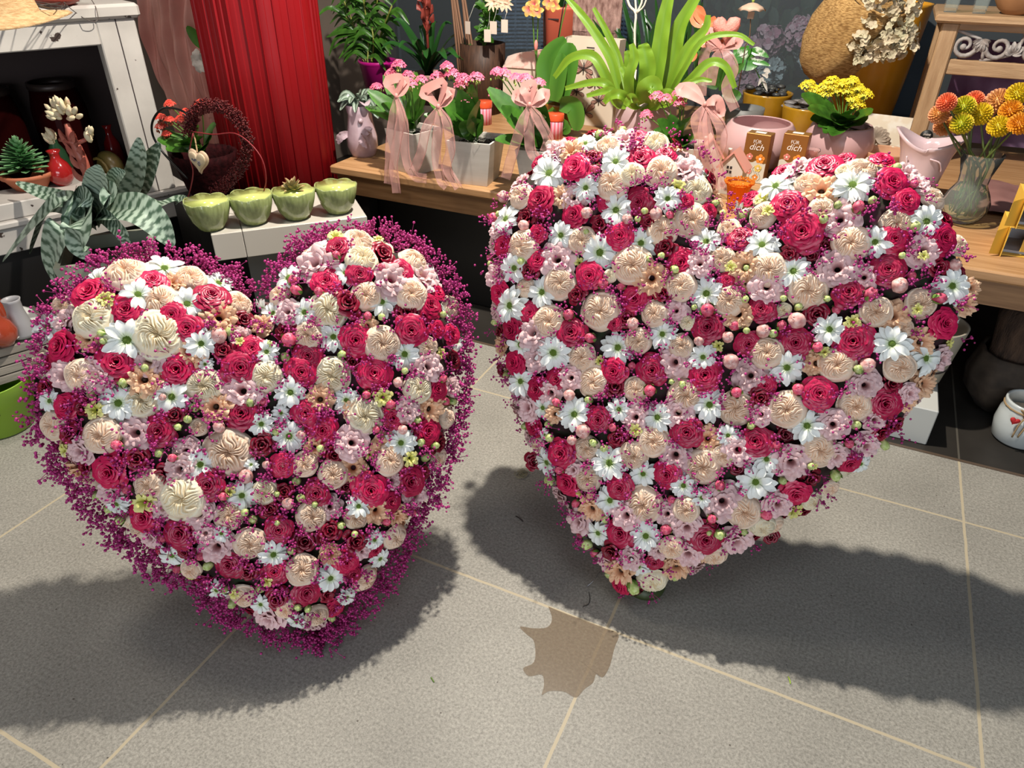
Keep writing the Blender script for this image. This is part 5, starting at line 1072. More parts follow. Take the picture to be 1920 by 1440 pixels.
g = G(); drape(g, (.40, 2.95, SY + .014), (1.1, 2.95, SY + .014), (.40, 3.40, SY + .014), (1.1, 3.40, SY + .014), 26, 20, .006, 14)
tag(g.build('wrapping_paper', mat('mauve_paper', (.22, .10, .09), .5, col2=(.34, .17, .15), scale=6)), 'crumpled mauve paper lying on the bench behind the glass vase', 'paper')
# ---------------------------------------------------------------- fish-mouth vase, glass vase with dahlias, yellow boxes
c = Vector((.222, 3.02, SY)); root = empty('mouth_vase', c, 'pale lilac ceramic vase with a wide fish-mouth rim', 'vase', rz=-.1)
g = G(); prof = [(.001, 0), (.058, 0), (.062, .01), (.070, .06), (.078, .12), (.084, .17), (.098, .215), (.112, .235), (.104, .236), (.088, .21), (.074, .16), (.066, .1), (.055, .03), (.001, .02)]
def mouth(r, z, a, k):
    t = max(0, z - .08) / .155; return (r * (1 + .16 * t * abs(math.cos(a)) - .16 * t * abs(math.sin(a))), z + .020 * t * t * math.cos(2 * a) * (1 if math.cos(a) > 0 else 1.35))
g.lathe([(r * .93, z * .96) for r, z in prof], 64, mod=mouth); g.build('body', mat('pale_lilac_glaze', (.60, .45, .47), .18, coat=.4), root)
g = G(); g.ball((-.045, -.066, .135), .013, 14, 8, sq=(1, .6, 1)); g.build('fish_eye', mat('pale_lilac_glaze', (.6, .45, .47)), root)
g = G(); g.tube(curve([(.02, -.075, .17), (.05, -.078, .165), (.062, -.07, .145), (.065, -.066, .13)], 10), .003, 6); g.tube(curve([(-.055, -.07, .17), (-.05, -.075, .15), (-.03, -.078, .12), (-.02, -.078, .11)], 10), .003, 6); g.build('gill_line', mat('pale_lilac_glaze', (.6, .45, .47)), root)
c = Vector((.372, 2.83, SY)); root = empty('glass_vase', c, 'clear glass vase with a bulbous base holding the yellow dahlias', 'vase')
G().lathe([(.001, .002), (.03, 0), (.055, .015), (.072, .045), (.074, .075), (.062, .105), (.045, .135), (.047, .165), (.066, .235), (.064, .235), (.044, .165), (.042, .135), (.059, .105), (.070, .075), (.068, .045), (.05, .02), (.001, .008)], 48).build('vessel', cg, root)
G().lathe([(.001, .012), (.05, .022), (.066, .045), (.068, .075), (.058, .103), (.043, .130), (.001, .130)], 40).build('water', glassmat('stem_water', (.93, .95, .90), .03), root)
rows = (((1775, 192), 'coral', .030), ((1761, 214), 'salmon', .032), ((1771, 236), 'salmon', .034), ((1808, 200), 'lime', .034), ((1827, 188), 'coral', .030), ((1803, 232), 'lime', .034), ((1838, 214), 'yellow', .036), ((1872, 190), 'salmon', .040), ((1873, 237), 'yellow', .034), ((1908, 176), 'yellow', .034), ((1912, 232), 'orange', .034), ((1895, 208), 'orange', .034))
dm = {'coral': mat('coral_petals', (.80, .17, .06), .5, attr=(.88, .30, .16), trans=.1), 'salmon': mat('salmon_petals', (.72, .38, .10), .5, attr=(.85, .40, .24), trans=.1), 'lime': mat('lime_yellow_petals', (.48, .52, .02), .5, attr=(.84, .52, .04), trans=.1), 'yellow': mat('yellow_petals', (.68, .55, .02), .5, attr=(.86, .50, .02), trans=.1), 'orange': mat('orange_petals', (.78, .34, .02), .5, attr=(.85, .38, .03), trans=.1)}
def dahlia_mesh():
    g = G(); N_ = 130
    for i in range(N_):
        t = (i + .5) / N_; a = i * GA; ph = .10 + 1.85 * t ** .62; n_ = Vector((math.sin(ph) * math.cos(a), math.sin(ph) * math.sin(a), math.cos(ph))); s_ = .07 + .085 * t
        side = n_.cross(Vector((0, 0, 1))).normalized(); up_ = side.cross(n_); b_ = n_ * .42; m_ = n_ * .80; tip = n_ * (1.0 + .04 * t) + up_ * .03
        v = [b_ - side * s_ * .4, b_ - up_ * s_ * .4, b_ + side * s_ * .4, m_ - side * s_, m_ - up_ * s_ * .9, m_ + side * s_, tip - side * s_ * .7, tip - up_ * s_ * .8, tip + side * s_ * .7]
        g.add(v, [(0, 1, 4, 3), (1, 2, 5, 4), (3, 4, 7, 6), (4, 5, 8, 7)], 0, [.0, 0, 0, .25, .1, .25, 1, .7, 1])
    g.ball((0, 0, 0), .5, 12, 8, sq=(1, 1, .8)); return g
DMh = dahlia_mesh()
labs = {0: 'coral dahlia at the upper left of the bunch', 1: 'salmon dahlia leftmost in the bunch', 2: 'salmon dahlia lowest on the left of the bunch', 3: 'lime and yellow dahlia high in the middle of the bunch', 4: 'coral dahlia at the top middle of the bunch', 5: 'lime and yellow dahlia low in the middle of the bunch', 6: 'yellow dahlia in the centre of the bunch', 7: 'large salmon dahlia at the upper right of the bunch', 8: 'yellow dahlia hanging low on the right above the vase rim', 9: 'yellow dahlia at the top right picture edge', 10: 'orange dahlia low at the right picture edge', 11: 'orange dahlia behind the others at the right'}
for i, ((x, y), k, r_) in enumerate(rows):
    p = ony(x, y, 2.84 + .03 * ((i * 7) % 5 - 2)); neck = c + Vector((rnd.uniform(-.03, .03), rnd.uniform(-.02, .02), .17)); root = empty('dahlia', p, labs[i], 'dahlia', 'dahlias in the glass vase')
    me = DMh.mesh('bloom', dm[k]); o = bpy.data.objects.new('bloom', me); COL.objects.link(o); o.parent = root; n_ = Vector((p.x - c.x, -.5, .6)).normalized(); o.matrix_local = n_.to_track_quat('Z', 'Y').to_matrix().to_4x4() @ Matrix.Scale(r_, 4)
    foot = c + Vector((rnd.uniform(-.03, .03), rnd.uniform(-.03, .03), .03)); G().tube(curve([p, p.lerp(neck, .6), neck, foot], 10), .0035, 6).build('stem', mat('dahlia_stem', (.07, .10, .02), .5), root, world=True)
g = G()
for i in range(70):
    a = rnd.uniform(0, 6.28); p = c + Vector((.04 * math.cos(a), .04 * math.sin(a), rnd.uniform(.02, .12))); g.leaf([p, p + Vector((rnd.uniform(-.015, .015), rnd.uniform(-.01, .01), rnd.uniform(.01, .03)))], .004, n=3)
tag(g.build('fern_sprigs', leafg), 'fine green foliage inside the glass vase', 'foliage')
ybx = mat('yellow_card', (.74, .44, .05), .5, col2=(.80, .50, .08), scale=4); gin = mat('grey_inside', (.34, .34, .36), .6)
for k, lb in ((0, 'yellow display carton with a grey inside, the lower of the two'), (1, 'yellow display carton with a grey inside, stacked on the other')):
    o0 = Vector((.475 + .012 * k, 2.56, SY + .0915 * k)); root = empty('yellow_carton', o0, lb, 'carton', 'yellow cartons at the bench edge')
    g = G(); g.box((-.002, -.02, 0), (.0, .16, .09)); g.box((0, 0, 0), (.26, .16, .003)); g.box((0, 0, .087), (.26, .16, .09)); g.box((.0, .157, 0), (.26, .16, .09)); g.box((-.03, -.035, .0), (0, -.03, .09)) if 0 else None
    v = [(-.002, 0, 0), (-.035, -.03, .008), (-.035, -.03, .082), (-.002, 0, .09)]; g.add(v + [(x + .002, y + .003, z) for x, y, z in v], [(0, 1, 2, 3), (7, 6, 5, 4), (0, 4, 5, 1), (1, 5, 6, 2), (2, 6, 7, 3)]); g.build('shell', ybx, root, smooth=False)
    G().box((.004, .02, .004), (.256, .15, .012)).box((.004, .145, .012), (.256, .155, .086)).build('grey_tray', gin, root, smooth=False)
    G().box((.05, .018, .012), (.20, .02, .055)).build('yellow_tab', ybx, root, smooth=False)
# ---------------------------------------------------------------- under the bench, right
tag(G().box((.02, 2.285, .002), (.43, 2.62, .135), bev=.003).build('white_block', mat('white_lacquer', (.50, .50, .47), .35), smooth=False), 'flat white block on the dark floor behind the larger heart', 'block')
c = Vector((.352, 2.49, .136)); root = empty('ribbed_lantern', c, 'tall cream ribbed lantern with a dark band under the bench', 'lantern')
G().lathe(shell([(.075, 0), (.083, .01), (.110, .20), (.111, .21)], .006), 72, mod=lambda r, z, a, k: (r * (1 + .012 * math.sin(36 * a)), z)).build('shade', mat('ribbed_cream', (.36, .32, .25), .6), root)
G().lathe([(.0905, .058), (.0925, .06), (.0925, .066), (.0910, .066)], 40).build('band', ink, root)
c = Vector((.655, 2.66, .003)); root = empty('stone_urn', c, 'dark brown stone urn under the bench at the right', 'urn')
G().lathe(shell([(.07, 0), (.12, .06), (.135, .13), (.12, .20), (.115, .22)], .012), 40, mod=lambda r, z, a, k: (r * (1 + .04 * math.sin(3 * a + 9 * z) + .02 * math.sin(11 * a)), z)).build('body', mat('brown_stone', (.030, .020, .013), .8, col2=(.07, .048, .032), scale=14, bump=.8, bscale=20), root)
G().lathe([(.001, .12), (.10, .13), (.085, .22), (.10, .34), (.09, .38), (.001, .38)], 30, mod=lambda r, z, a, k: (r * (1 + .05 * math.sin(14 * a)), z)).build('bark_log', mat('bark_log', (.04, .022, .014), .9, col2=(.09, .05, .03), scale=14, stretch=(4, 4, 1), bump=1), root)
tag(G().lathe(shell([(.03, 0), (.065, .03), (.08, .07), (.065, .11), (.05, .13)], .003), 36).build('glass_globe', glassmat('grey_glass', (.65, .70, .70), .15), loc=(.68, 2.62, .3855)), 'clear glass globe on top of the bark log under the bench', 'globe')
c = Vector((.700, 2.46, .003)); root = empty('candle_jar', c, 'small white ceramic jar tied with twine and a red heart', 'jar')
G().lathe(shell([(.066, 0), (.074, .008), (.082, .06), (.078, .105), (.070, .125), (.074, .14), (.073, .148)], .007), 48).build('jar', mat('white_ceramic', (.52, .55, .54), .2, coat=.4), root)
G().lathe([(.001, .10), (.066, .10)], 30).build('wax', mat('wax', (.55, .45, .34), .6), root)
tw = mat('jute_twine', (.30, .20, .10), .9)
g = G(); g.tube([(.0735 * math.cos(q / 20 * 2 * PI), .0735 * math.sin(q / 20 * 2 * PI), .127) for q in range(21)], .003, 6)
kx = Vector((-.018, -.074, .125)); g.ball(kx, .009, 8, 6)
for e in (((-.03, -.084, .10), (-.034, -.086, .05)), ((-.012, -.085, .10), (-.02, -.088, .055)), ((-.04, -.08, .15), (-.018, -.078, .135)), ((.006, -.084, .15), (-.016, -.078, .13))): g.tube(curve([kx, e[0], e[1]], 8), .0028, 5)
g.build('twine', tw, root)
g = G(); fheart(g, Vector((-.045, -.080, .105)), .016, .005, .2, 20); g.build('red_heart', mat('red_felt', (.45, .012, .015), .7), root)
# ---------------------------------------------------------------- left side: column, cabinet, cups, bromeliad
def onpl(x, y, off=0.0):                      # the point at (x, y) on the front plane of the white cabinet (OFF in front of it)
    d = ray(x, y); t = ((CP + CN * off - Vector((0, 0, CAM_H))).dot(CN)) / d.dot(CN); return Vector((0, 0, CAM_H)) + d * t
CP = Vector((-2.508, 2.06, .5)); CC = Vector((.375, .927, 0)).normalized(); CN = Vector((.927, -.375, 0)).normalized()
RC = math.atan2(CC.y, CC.x)
redc = mat('red_pleated_fabric', (.19, .001, .003), .5, col2=(.235, .0015, .005), scale=2, spec=.3)
def pleat(r, z, a, k):
    q = (a * 26 / (2 * PI)) % 1; big = .010 * math.cos(3 * a + .5)
    return (r + .009 * max(0, 1 - abs(q - .5) * 20) + .004 * q + big + .004 * math.cos(9 * a), z)
tag(G().lathe([(.222, 0), (.222, 1.0), (.222, 2.5)], 1040, mod=pleat).build('red_column', redc, loc=(-2.244, 2.419, .001)), 'thick red pleated column behind the green cups', 'column')
# white cabinet; local x runs along its front, local -y into the room
chip = mat('chipped_white_paint', (.50, .47, .43), .45, col2=(.40, .37, .34), scale=5, bump=.2, bscale=30)
_nt = chip.node_tree; _pb = _nt.nodes['Principled BSDF']; _lk = _pb.inputs['Base Color'].links[0]; _src = _lk.from_socket
_nz = _nt.nodes.new('ShaderNodeTexNoise'); _nz.inputs['Scale'].default_value = 16; _nz.inputs['Detail'].default_value = 8; _r = _nt.nodes.new('ShaderNodeValToRGB'); _r.color_ramp.elements[0].position = .655; _r.color_ramp.elements[1].position = .665
_tcc = _nt.nodes.new('ShaderNodeTexCoord'); _nt.links.new(_tcc.outputs['Object'], _nz.inputs['Vector'])
_mx = _nt.nodes.new('ShaderNodeMix'); _mx.data_type = 'RGBA'; _mx.inputs['B'].default_value = (.04, .025, .02, 1)
_nt.links.new(_nz.outputs['Fac'], _r.inputs[0]); _nt.links.new(_r.outputs[0], _mx.inputs['Factor']); _nt.links.new(_src, _mx.inputs['A']); _nt.links.new(_mx.outputs['Result'], _pb.inputs['Base Color'])
cab = empty('white_cabinet', (CP.x, CP.y, 0), 'old white painted cabinet with chipped edges and an open dark front', 'cabinet', rz=RC)
dkin = mat('dark_interior', (.022, .010, .009), .7)
G().box((-.135, .0, .50), (.0, .06, 1.13), bev=.004).build('front_post', chip, cab, smooth=False)
G().box((-.92, .0, 1.048), (-.135, .035, 1.13), bev=.004).build('top_rail', chip, cab, smooth=False)
G().box((-.95, -.02, 1.13), (.02, .45, 1.178), bev=.010).build('top_board', chip, cab, smooth=False)
G().box((-.95, -.012, .475), (.06, .45, .50), bev=.006).box((-.95, .0, .382), (.06, .45, .475), bev=.004).build('base', chip, cab, smooth=False)
G().box((-.92, .012, .5002), (-.20, .20, .56), bev=.004).build('raised_shelf', chip, cab, smooth=False)
G().box((-.03, .06, .50), (-.005, .43, 1.13)).build('side_panel', dkin, cab, smooth=False)
G().box((-.92, .41, .50), (-.005, .43, 1.13)).build('back_panel', dkin, cab, smooth=False)
G().box((-.070, -.0015, .50), (-.0665, .0, 1.13)).build('board_joint', ink, cab, smooth=False)
g = G().box((-.95, .03, .003), (.05, .44, .38))
tag(g.xf(Matrix.Translation((CP.x, CP.y, 0)) @ Matrix.Rotation(RC, 4, 'Z')).build('black_plinth', blk, smooth=False), 'black plinth carrying the white cabinet', 'plinth')
g = G().box((-1.2, -.54, .002), (.14, .028, .006)); o = g.xf(Matrix.Translation((CP.x, CP.y, 0)) @ Matrix.Rotation(RC, 4, 'Z')).build('trim_4', dark_tile, smooth=False); o['kind'] = 'structure'
def cabp(x, y, z): return Matrix.Translation((CP.x, CP.y, 0)) @ Matrix.Rotation(RC, 4, 'Z') @ Vector((x, y, z))
redg = glassmat('dark_red_glass', (.018, .002, .002), .6, .05)
for x, y, lb in ((-.27, .31, 'dark red glass lantern standing right inside the white cabinet'), (-.50, .31, 'dark red glass lantern standing left inside the white cabinet')):
    root = empty('red_lantern', cabp(x, y, .5005), lb, 'lantern', 'red lanterns in the cabinet')
    G().lathe(shell([(.075, 0), (.095, .02), (.10, .10), (.098, .30), (.085, .36), (.082, .38)], .006), 40).build('glass_body', redg, root)
    G().lathe([(.083, .375), (.087, .38), (.087, .40), (.078, .40)], 40).build('rim', mat('dark_bronze', (.03, .02, .018), .4, .5), root)
    G().lathe([(.001, .10), (.06, .10), (.06, .19), (.001, .19)], 24).build('candle', mat('ivory_wax', (.30, .22, .10), .6), root)
# straw hat, red dish and wires on the cabinet top
ZC = 1.1785; straw = mat('straw', (.52, .34, .17), .9, col2=(.36, .21, .09), scale=60, stretch=(1, 1, 4), bump=1, bscale=150)
p = onz(5, 32, ZC + .02); c = Vector((p.x - .02, p.y + .02, ZC)); tag(G().lathe([(.17, .006), (.16, .012), (.09, .03), (.075, .09), (.06, .11), (.001, .115)], 44, mod=lambda r, z, a, k: (r * (1 + .02 * math.sin(3 * a)), z + (.012 * math.sin(2 * a) if r > .1 else 0) + (.006 if r > .1 else 0))).build('straw_hat', straw, loc=c), 'woven straw hat on the left of the cabinet top', 'hat')
p = onz(105, 10, ZC); tag(G().lathe(shell([(.05, 0), (.075, .012), (.095, .035)], .006), 32, mod=None).build('red_dish', mat('brick_red_clay', (.36, .06, .04), .5), loc=p), 'shallow brick red dish on the cabinet top', 'dish')
g = G()
for i in range(9):
    a = [onz(rnd.uniform(10, 60), rnd.uniform(-5, 15), ZC + .025), onz(rnd.uniform(60, 110), rnd.uniform(5, 22), ZC + .02 + rnd.random() * .03), onz(rnd.uniform(90, 140), rnd.uniform(2, 18), ZC + .012)]; g.tube(curve(a, 12), .0015, 4)
g.tube(curve([onz(120, 5, ZC + .03), onpl(140, 22, .03), onpl(165, 38, .035), onpl(183, 38, .03), onpl(180, 15, .025), onz(172, 0, ZC + .01)], 18), .0014, 5)
g.tube(curve([onz(60, 5, ZC + .02), onpl(80, 20, .03), onpl(105, 22, .03), onpl(125, 14, .03), onz(120, 4, ZC + .02)], 18), .0014, 5)
tag(g.build('wire_tangle', mat('dark_wire', (.10, .08, .07), .5, .5)), 'loose tangle of dark wire hanging over the cabinet top edge', 'wire')
# small things on the cabinet base
terra = mat('terracotta', (.42, .13, .06), .7); redgl = mat('red_glaze', (.30, .012, .012), .15, coat=.6)
def red_vase(c, s_, label, m_=redgl, group=None, name='small_vase', hk=1):
    o = G().lathe([(.001, 0), (.020 * s_, 0), (.034 * s_, .018 * s_), (.038 * s_, .04 * s_), (.028 * s_, .065 * s_ * hk), (.014 * s_, .082 * s_ * hk), (.014 * s_, .095 * s_ * hk), (.020 * s_, .105 * s_ * hk), (.015 * s_, .104 * s_ * hk), (.010 * s_, .08 * s_ * hk), (.001, .03 * s_)], 32).build(name, m_, loc=c); return tag(o, label, 'vase', group)
c = onz(60, 352, .5605); root = empty('potted_succulent', c, 'green rosette succulent in a terracotta pot on the cabinet base', 'potted plant')
G().lathe(shell([(.055, 0), (.085, .045), (.092, .046), (.092, .062)], .005), 32).build('pot', terra, root)
sucm = mat('succulent_green', (.06, .22, .06), .5, attr=(.24, .44, .22))
g = G()
for i in range(90):
    t = i / 90; a = i * GA; r_ = .105 * (1 - t) ** .7; z = .065 + .105 * t; b_ = Vector((r_ * .2 * math.cos(a), r_ * .2 * math.sin(a), z)); tp = Vector((r_ * math.cos(a), r_ * math.sin(a), z + .008 + .02 * t))
    g.leaf([b_, b_.lerp(tp, .6) + Vector((0, 0, -.002)), tp], .030 * (1 - .55 * t), nrm=(0, 0, 1), n=5, fold=.35, across=2, band=lambda u, x: u)
g.build('rosette', sucm, root)
red_vase(onz(120, 346, .5605), 1.25, 'glossy dark red vase beside the green succulent')
red_vase(onz(122, 334, .5605), 1.1, 'dark green vase with a flared neck behind the red vase', mat('bottle_green_glaze', (.015, .045, .02), .2), hk=1.5)
red_vase(onz(222, 318, .5005), 1.15, 'second dark red vase with a long neck by the cabinet post', hk=1.6)
c = onz(215, 343, .5005); root = empty('snail_ornament', c, 'olive and gold snail shell ornament near the cabinet post', 'ornament')
g = G(); g.ball((0, 0, .066), .066, 24, 16, sq=(1, .7, 1)); g.tube([((.055 - .0022 * q) * math.cos(q * .5), -.048 - .0004 * q, .066 + (.055 - .0022 * q) * math.sin(q * .5)) for q in range(24)], .006, 6); g.build('shell', mat('olive_gold_glaze', (.16, .12, .03), .3, col2=(.28, .19, .07), scale=12), root)
g = G(); g.tube(curve([(-.05, 0, .012), (-.09, -.02, .04), (-.11, -.02, .075), (-.13, -.03, .085)], 8), [.016, .015, .014, .013, .012, .012, .011, .010, .010], 8); g.build('neck', mat('pale_bisque', (.45, .42, .33), .5), root)
# pink curtain and wall end
cur = mat('pink_taffeta', (.60, .25, .21), .45, col2=(.70, .36, .30), scale=5, sheen=1, bump=.5, bscale=25, trans=.1)
g = G(); A, B, C_, D_ = ony(262, -60, 2.75), ony(395, -60, 2.75), ony(318, 192, 2.75), ony(425, 225, 2.75)
nx, nz = 90, 30; v = []; f = []
for j in range(nz + 1):
    t = j / nz
    for i in range(nx + 1):
        u = i / nx; p = A.lerp(B, u).lerp(C_.lerp(D_, u), t); am = .030 * (1 - .35 * t)
        p = p + Vector((0, -1, 0)) * (am * math.sin(26 * u + 1.5 * math.sin(3 * t)) + .014 * math.sin(61 * u + 4 * t) + .006 * math.sin(17 * t + 20 * u)) + Vector((-.05 * math.sin(PI * t), 0, 0)); v.append(p)
for j in range(nz):
    for i in range(nx): a = j * (nx + 1) + i; f.append((a, a + 1, a + nx + 2, a + nx + 1))
g.add(v, f)
v = []; f = []
for j in range(17):
    t = j / 16
    for i in range(nx + 1):
        u = i / nx; p = C_.lerp(D_, u).lerp(Vector((C_.x + .05, 2.75, .02)).lerp(Vector((D_.x, 2.75, .02)), u), t); p += Vector((0, -1, 0)) * (.022 * math.sin(26 * u + 1.5 * math.sin(3)) + .01 * math.sin(50 * u)); v.append(p)
for j in range(16):
    for i in range(nx): a = j * (nx + 1) + i; f.append((a, a + 1, a + nx + 2, a + nx + 1))
g.add(v, f); tag(g.build('pink_curtain', cur), 'dusty pink crinkled curtain hanging between cabinet and red column', 'curtain')
struct('wall_side', G().box((-3.42, -3, .002), (-3.36, 4.3, 2.2)), wallm, smooth=False)
root = empty('white_orchid', (-2.62, 2.66, .01), 'white orchid bloom and leaf peeping out left of the red column', 'plant')
g = G(); g.leaf(P_(2.66, (388, 92), (370, 72), (350, 50)), .06, nrm=(0, -1, .3), fold=.2); g.tube([ony(385, 90, 2.66), Vector((-2.62, 2.66, .02))], .005, 5); g.build('leaf_and_stem', leafg, root, world=True)
g = G()
for i in range(5): a = i * 1.257 + .5; p = ony(378, 115, 2.64); g.leaf([p, p + Vector((.03 * math.cos(a), -.012, .03 * math.sin(a))), p + Vector((.055 * math.cos(a), -.006, .055 * math.sin(a)))], .05, nrm=(0, -1, 0), n=7, wave=.2)
g.build('bloom', mat('orchid_white', (.72, .66, .60), .5, trans=.2), root, world=True)
# the riser with four leaf-green cups
L0, R0 = Vector((-1.88, 1.634, 0)), Vector((-1.524, 2.018, 0)); ax = (R0 - L0).normalized(); RZ = math.atan2(ax.y, ax.x); LN = (R0 - L0).length
ris = empty('display_riser', (L0.x, L0.y, 0), 'white lacquered riser carrying the green cups', 'riser', rz=RZ); lac = mat('warm_white_lacquer', (.56, .52, .46), .35)
G().box((.0, 0, .455), (.0985, .34, .549), bev=.002).box((.1005, 0, .455), (LN, .34, .549), bev=.002).build('top_slab', lac, ris, smooth=False)
G().box((.10, .06, .007), (LN - .1, .28, .455)).build('foot_column', mat('grey_column', (.10, .10, .095), .6), ris, smooth=False)
cupg = mat('green_crackle_glaze', (.36, .42, .17), .18, col2=(.22, .26, .10), scale=26, stretch=(3, 3, .5), coat=.6); cupin = mat('bright_green_glaze', (.52, .62, .16), .15, col2=(.62, .62, .22), scale=5, coat=.6)
def scal(r, z, a, k):
    t = max(0, min(1, z / .095)); return (r * (1 + .045 * t * (abs(math.sin(3.5 * a)) - .5)), z + (.006 * (abs(math.sin(3.5 * a)) - .5) if t > .7 else 0))
def cup(x, y, label):
    p = onz(x, y, .5495); root = empty('green_cup', p, label, 'cup', 'leaf green cups on the white riser', rz=rnd.uniform(0, 1))
    G().lathe([(.001, .002), (.036, 0), (.042, .006), (.058, .03), (.069, .065), (.074, .096), (.072, .099), (.069, .097)], 70, mod=scal).build('outer_bowl', cupg, root)
    G().lathe([(.0695, .0975), (.066, .09), (.060, .065), (.048, .03), (.03, .014), (.001, .012)], 70, mod=scal).build('inner_glaze', cupin, root); return p
cup(398, 428, 'leaf green scalloped cup at the left end of the riser, nearest the picture edge'); cup(478, 417, 'leaf green scalloped cup, empty, just left of the cup with the succulent')
c3_ = cup(557, 408, 'leaf green scalloped cup that holds a small succulent'); cup(635, 397, 'leaf green scalloped cup at the right end of the riser, below the red column')
root = empty('cup_succulent', c3_ + Vector((0, 0, .04)), 'small pointed succulent in a clay pot set into the third green cup', 'potted plant')
G().lathe(shell([(.025, 0), (.036, .045), (.038, .05)], .003), 28).build('pot', terra, root)
g = G()
for i in range(22):
    a = i * GA; t = i / 22; g.leaf([(0, 0, .045), ((.022 - .012 * t) * math.cos(a), (.022 - .012 * t) * math.sin(a), .056 + .02 * t), ((.048 - .03 * t) * math.cos(a), (.048 - .03 * t) * math.sin(a), .062 + .045 * t)], .020, nrm=(0, 0, 1), n=6, fold=.6, band=lambda u, x: u ** 3)
g.build('rosette', mat('olive_succulent', (.22, .28, .10), .5, attr=(.48, .26, .14)), root)
tag(G().box((-.02, -.02, 0), (.02, .02, .03), bev=.002).build('pink_block', mat('pinkish_wood', (.62, .42, .34), .6), loc=onz(352, 402, .5495) + Vector((-.0, .03, 0)), smooth=False), 'small pinkish wooden block at the left end of the riser', 'block')
# dark red basket with kalanchoe, wire heart, berry wreath, hanging wooden heart
c = Vector((-2.262, 2.02, .50)); 
tag(G().box((-.12, -.11, .007), (.12, .11, .4995)).xf(Matrix.Rotation(RC, 4, 'Z')).build('black_pedestal', blk, loc=(c.x, c.y, 0), smooth=False), 'black pedestal under the dark red basket', 'pedestal')
root = empty('basket_arrangement', c + Vector((0, 0, .0005)), 'dark red wicker basket of red kalanchoe with a heart-shaped berry wreath', 'flower arrangement')
G().lathe(shell([(.06, 0), (.085, .05), (.110, .15), (.118, .185)], .008), 96, mod=lambda r, z, a, k: (r * (1 + .035 * math.sin(24 * a + 3 * (k % 2))), z)).build('basket', mat('oxblood_wicker', (.010, .001, .0015), .8, spec=.1, col2=(.028, .003, .004), scale=60, bump=1, bscale=80), root)
fz = c + Vector((0, 0, .17)); 
kalanchoe(root, fz, P_(1.95, (302, 222), (318, 225), (338, 225), (302, 238), (348, 212), (318, 196), (376, 196), (312, 252)), [(ony(*p_, y), w_) for p_, y, w_ in (((312, 282), 1.9, .07), ((345, 262), 1.92, .07), ((395, 262), 1.98, .09), ((380, 285), 1.95, .06), ((295, 262), 1.92, .06), ((330, 275), 1.9, .06), ((405, 235), 2.0, .06), ((360, 240), 1.95, .06))], redf, 0, hr=.018, fr=.0065, budm=mat('red_buds', (.30, .08, .03), .5))
YW = 1.90; hp = lambda L: curve([ony(x, y, YW) for x, y in L], 60)
right = hp([(357, 248), (358, 222), (375, 202), (400, 197), (430, 208), (456, 238), (463, 272), (452, 308), (432, 338), (405, 358)]); left = hp([(362, 235), (352, 215), (330, 204), (303, 205), (286, 228), (287, 255), (305, 285), (330, 312), (352, 335)])
G().tube(left, .0042, 8).build('wire_heart', mat('black_wire', (.012, .012, .012), .3, .5), root, world=True)
pts = []; rr = []
for k, p in enumerate(right):
    for _ in range(36):
        q = Vector((rnd.gauss(0, 1), rnd.gauss(0, 1), rnd.gauss(0, 1))).normalized() * .024 * rnd.uniform(.5, 1.15); pts.append(p + q - root.location); rr.append(rnd.uniform(.0026, .0042))
o = berries('berry_wreath', pts, rr, [], mat('dark_berries', (.045, .003, .005), .4, spec=.3, col2=(.12, .012, .012), scale=80), root)
p = ony(374, 303, 1.80); g = G(); fheart(g, p, .050, .010, .05, 36); g.build('wooden_heart', mat('beige_heart_wood', (.52, .38, .26), .6, col2=(.42, .29, .19), scale=20), root, world=True)
g = G(); fheart(g, p + Vector((0, -.008, 0)), .041, .005, .05, 36); g.build('heart_face', mat('pale_heart_face', (.60, .48, .34), .6, col2=(.50, .38, .25), scale=40), root, world=True)
g = G()
for sx in (-1, 1): g.leaf([p + Vector((-.008, -.0145, .004)), p + Vector((-.008 + sx * .006, -.0145, .010)), p + Vector((-.008 + sx * .012, -.0145, .009))], .007, nrm=(0, -1, 0), n=4)
for i in range(12): q = p + Vector((.010 + rnd.gauss(0, .004), -.0140, -.002 + rnd.gauss(0, .007))); g.ball(q, .0018, 5, 4)
g.build('butterfly_and_flowers_print', mat('blue_brown_print', (.10, .10, .14), .6), root, world=True)
g = G(); g.tube([p + Vector((0, 0, .032)), ony(366, 262, 1.86), ony(361, 245, 1.90)], .0028, 6); g.build('twine', tw, root, world=True)
g = G(); g.tube(curve(P_(1.84, (362, 247), (400, 252), (440, 250), (470, 270), (492, 300), (499, 335), (495, 358)), 24), .0022, 5); g.tube(curve(P_(1.80, (362, 250), (355, 290), (362, 320), (358, 350), (348, 385)), 20) , .0022, 5); g.build('red_cord', mat('red_leather_cord', (.22, .015, .02), .5), root, world=True)
# banded bromeliad in a stone pot
c = Vector((-2.235, 1.50, .0065)); root = empty('silver_vase_plant', c, 'large silver-banded bromeliad with a cream and red flower spike in a stone pot', 'potted plant')
g = G(); tapered_box(g, (0, 0, 0), .10, .145, .485, wall=.018, rz=RZ); g.build('stone_pot', mat('green_grey_stone', (.22, .24, .17), .8, col2=(.30, .31, .24), scale=9, bump=.5, bscale=60), root, smooth=False)
g = G(); tapered_box(g, (0, 0, .02), .08, .12, .42, wall=.078, rz=RZ); g.build('soil', soil, root, smooth=False)
bandm = mat('banded_leaf', (.012, .055, .022), .45, attr=(.36, .46, .36), coat=.15)
Rb = random.Random(3)
def bands(seed, fq=24, duty=.0):
    ph = Rb.uniform(0, 6); 
    def fn(u, x):
        s_ = math.sin(u * fq + ph + 1.3 * math.sin(3 * x + ph) + 1.2 * math.sin(u * 9 + ph * 2) + .8 * math.sin(9 * x + 23 * u)); return 1.0 if s_ > duty else .12 + .25 * (s_ > duty - .35)
    return fn
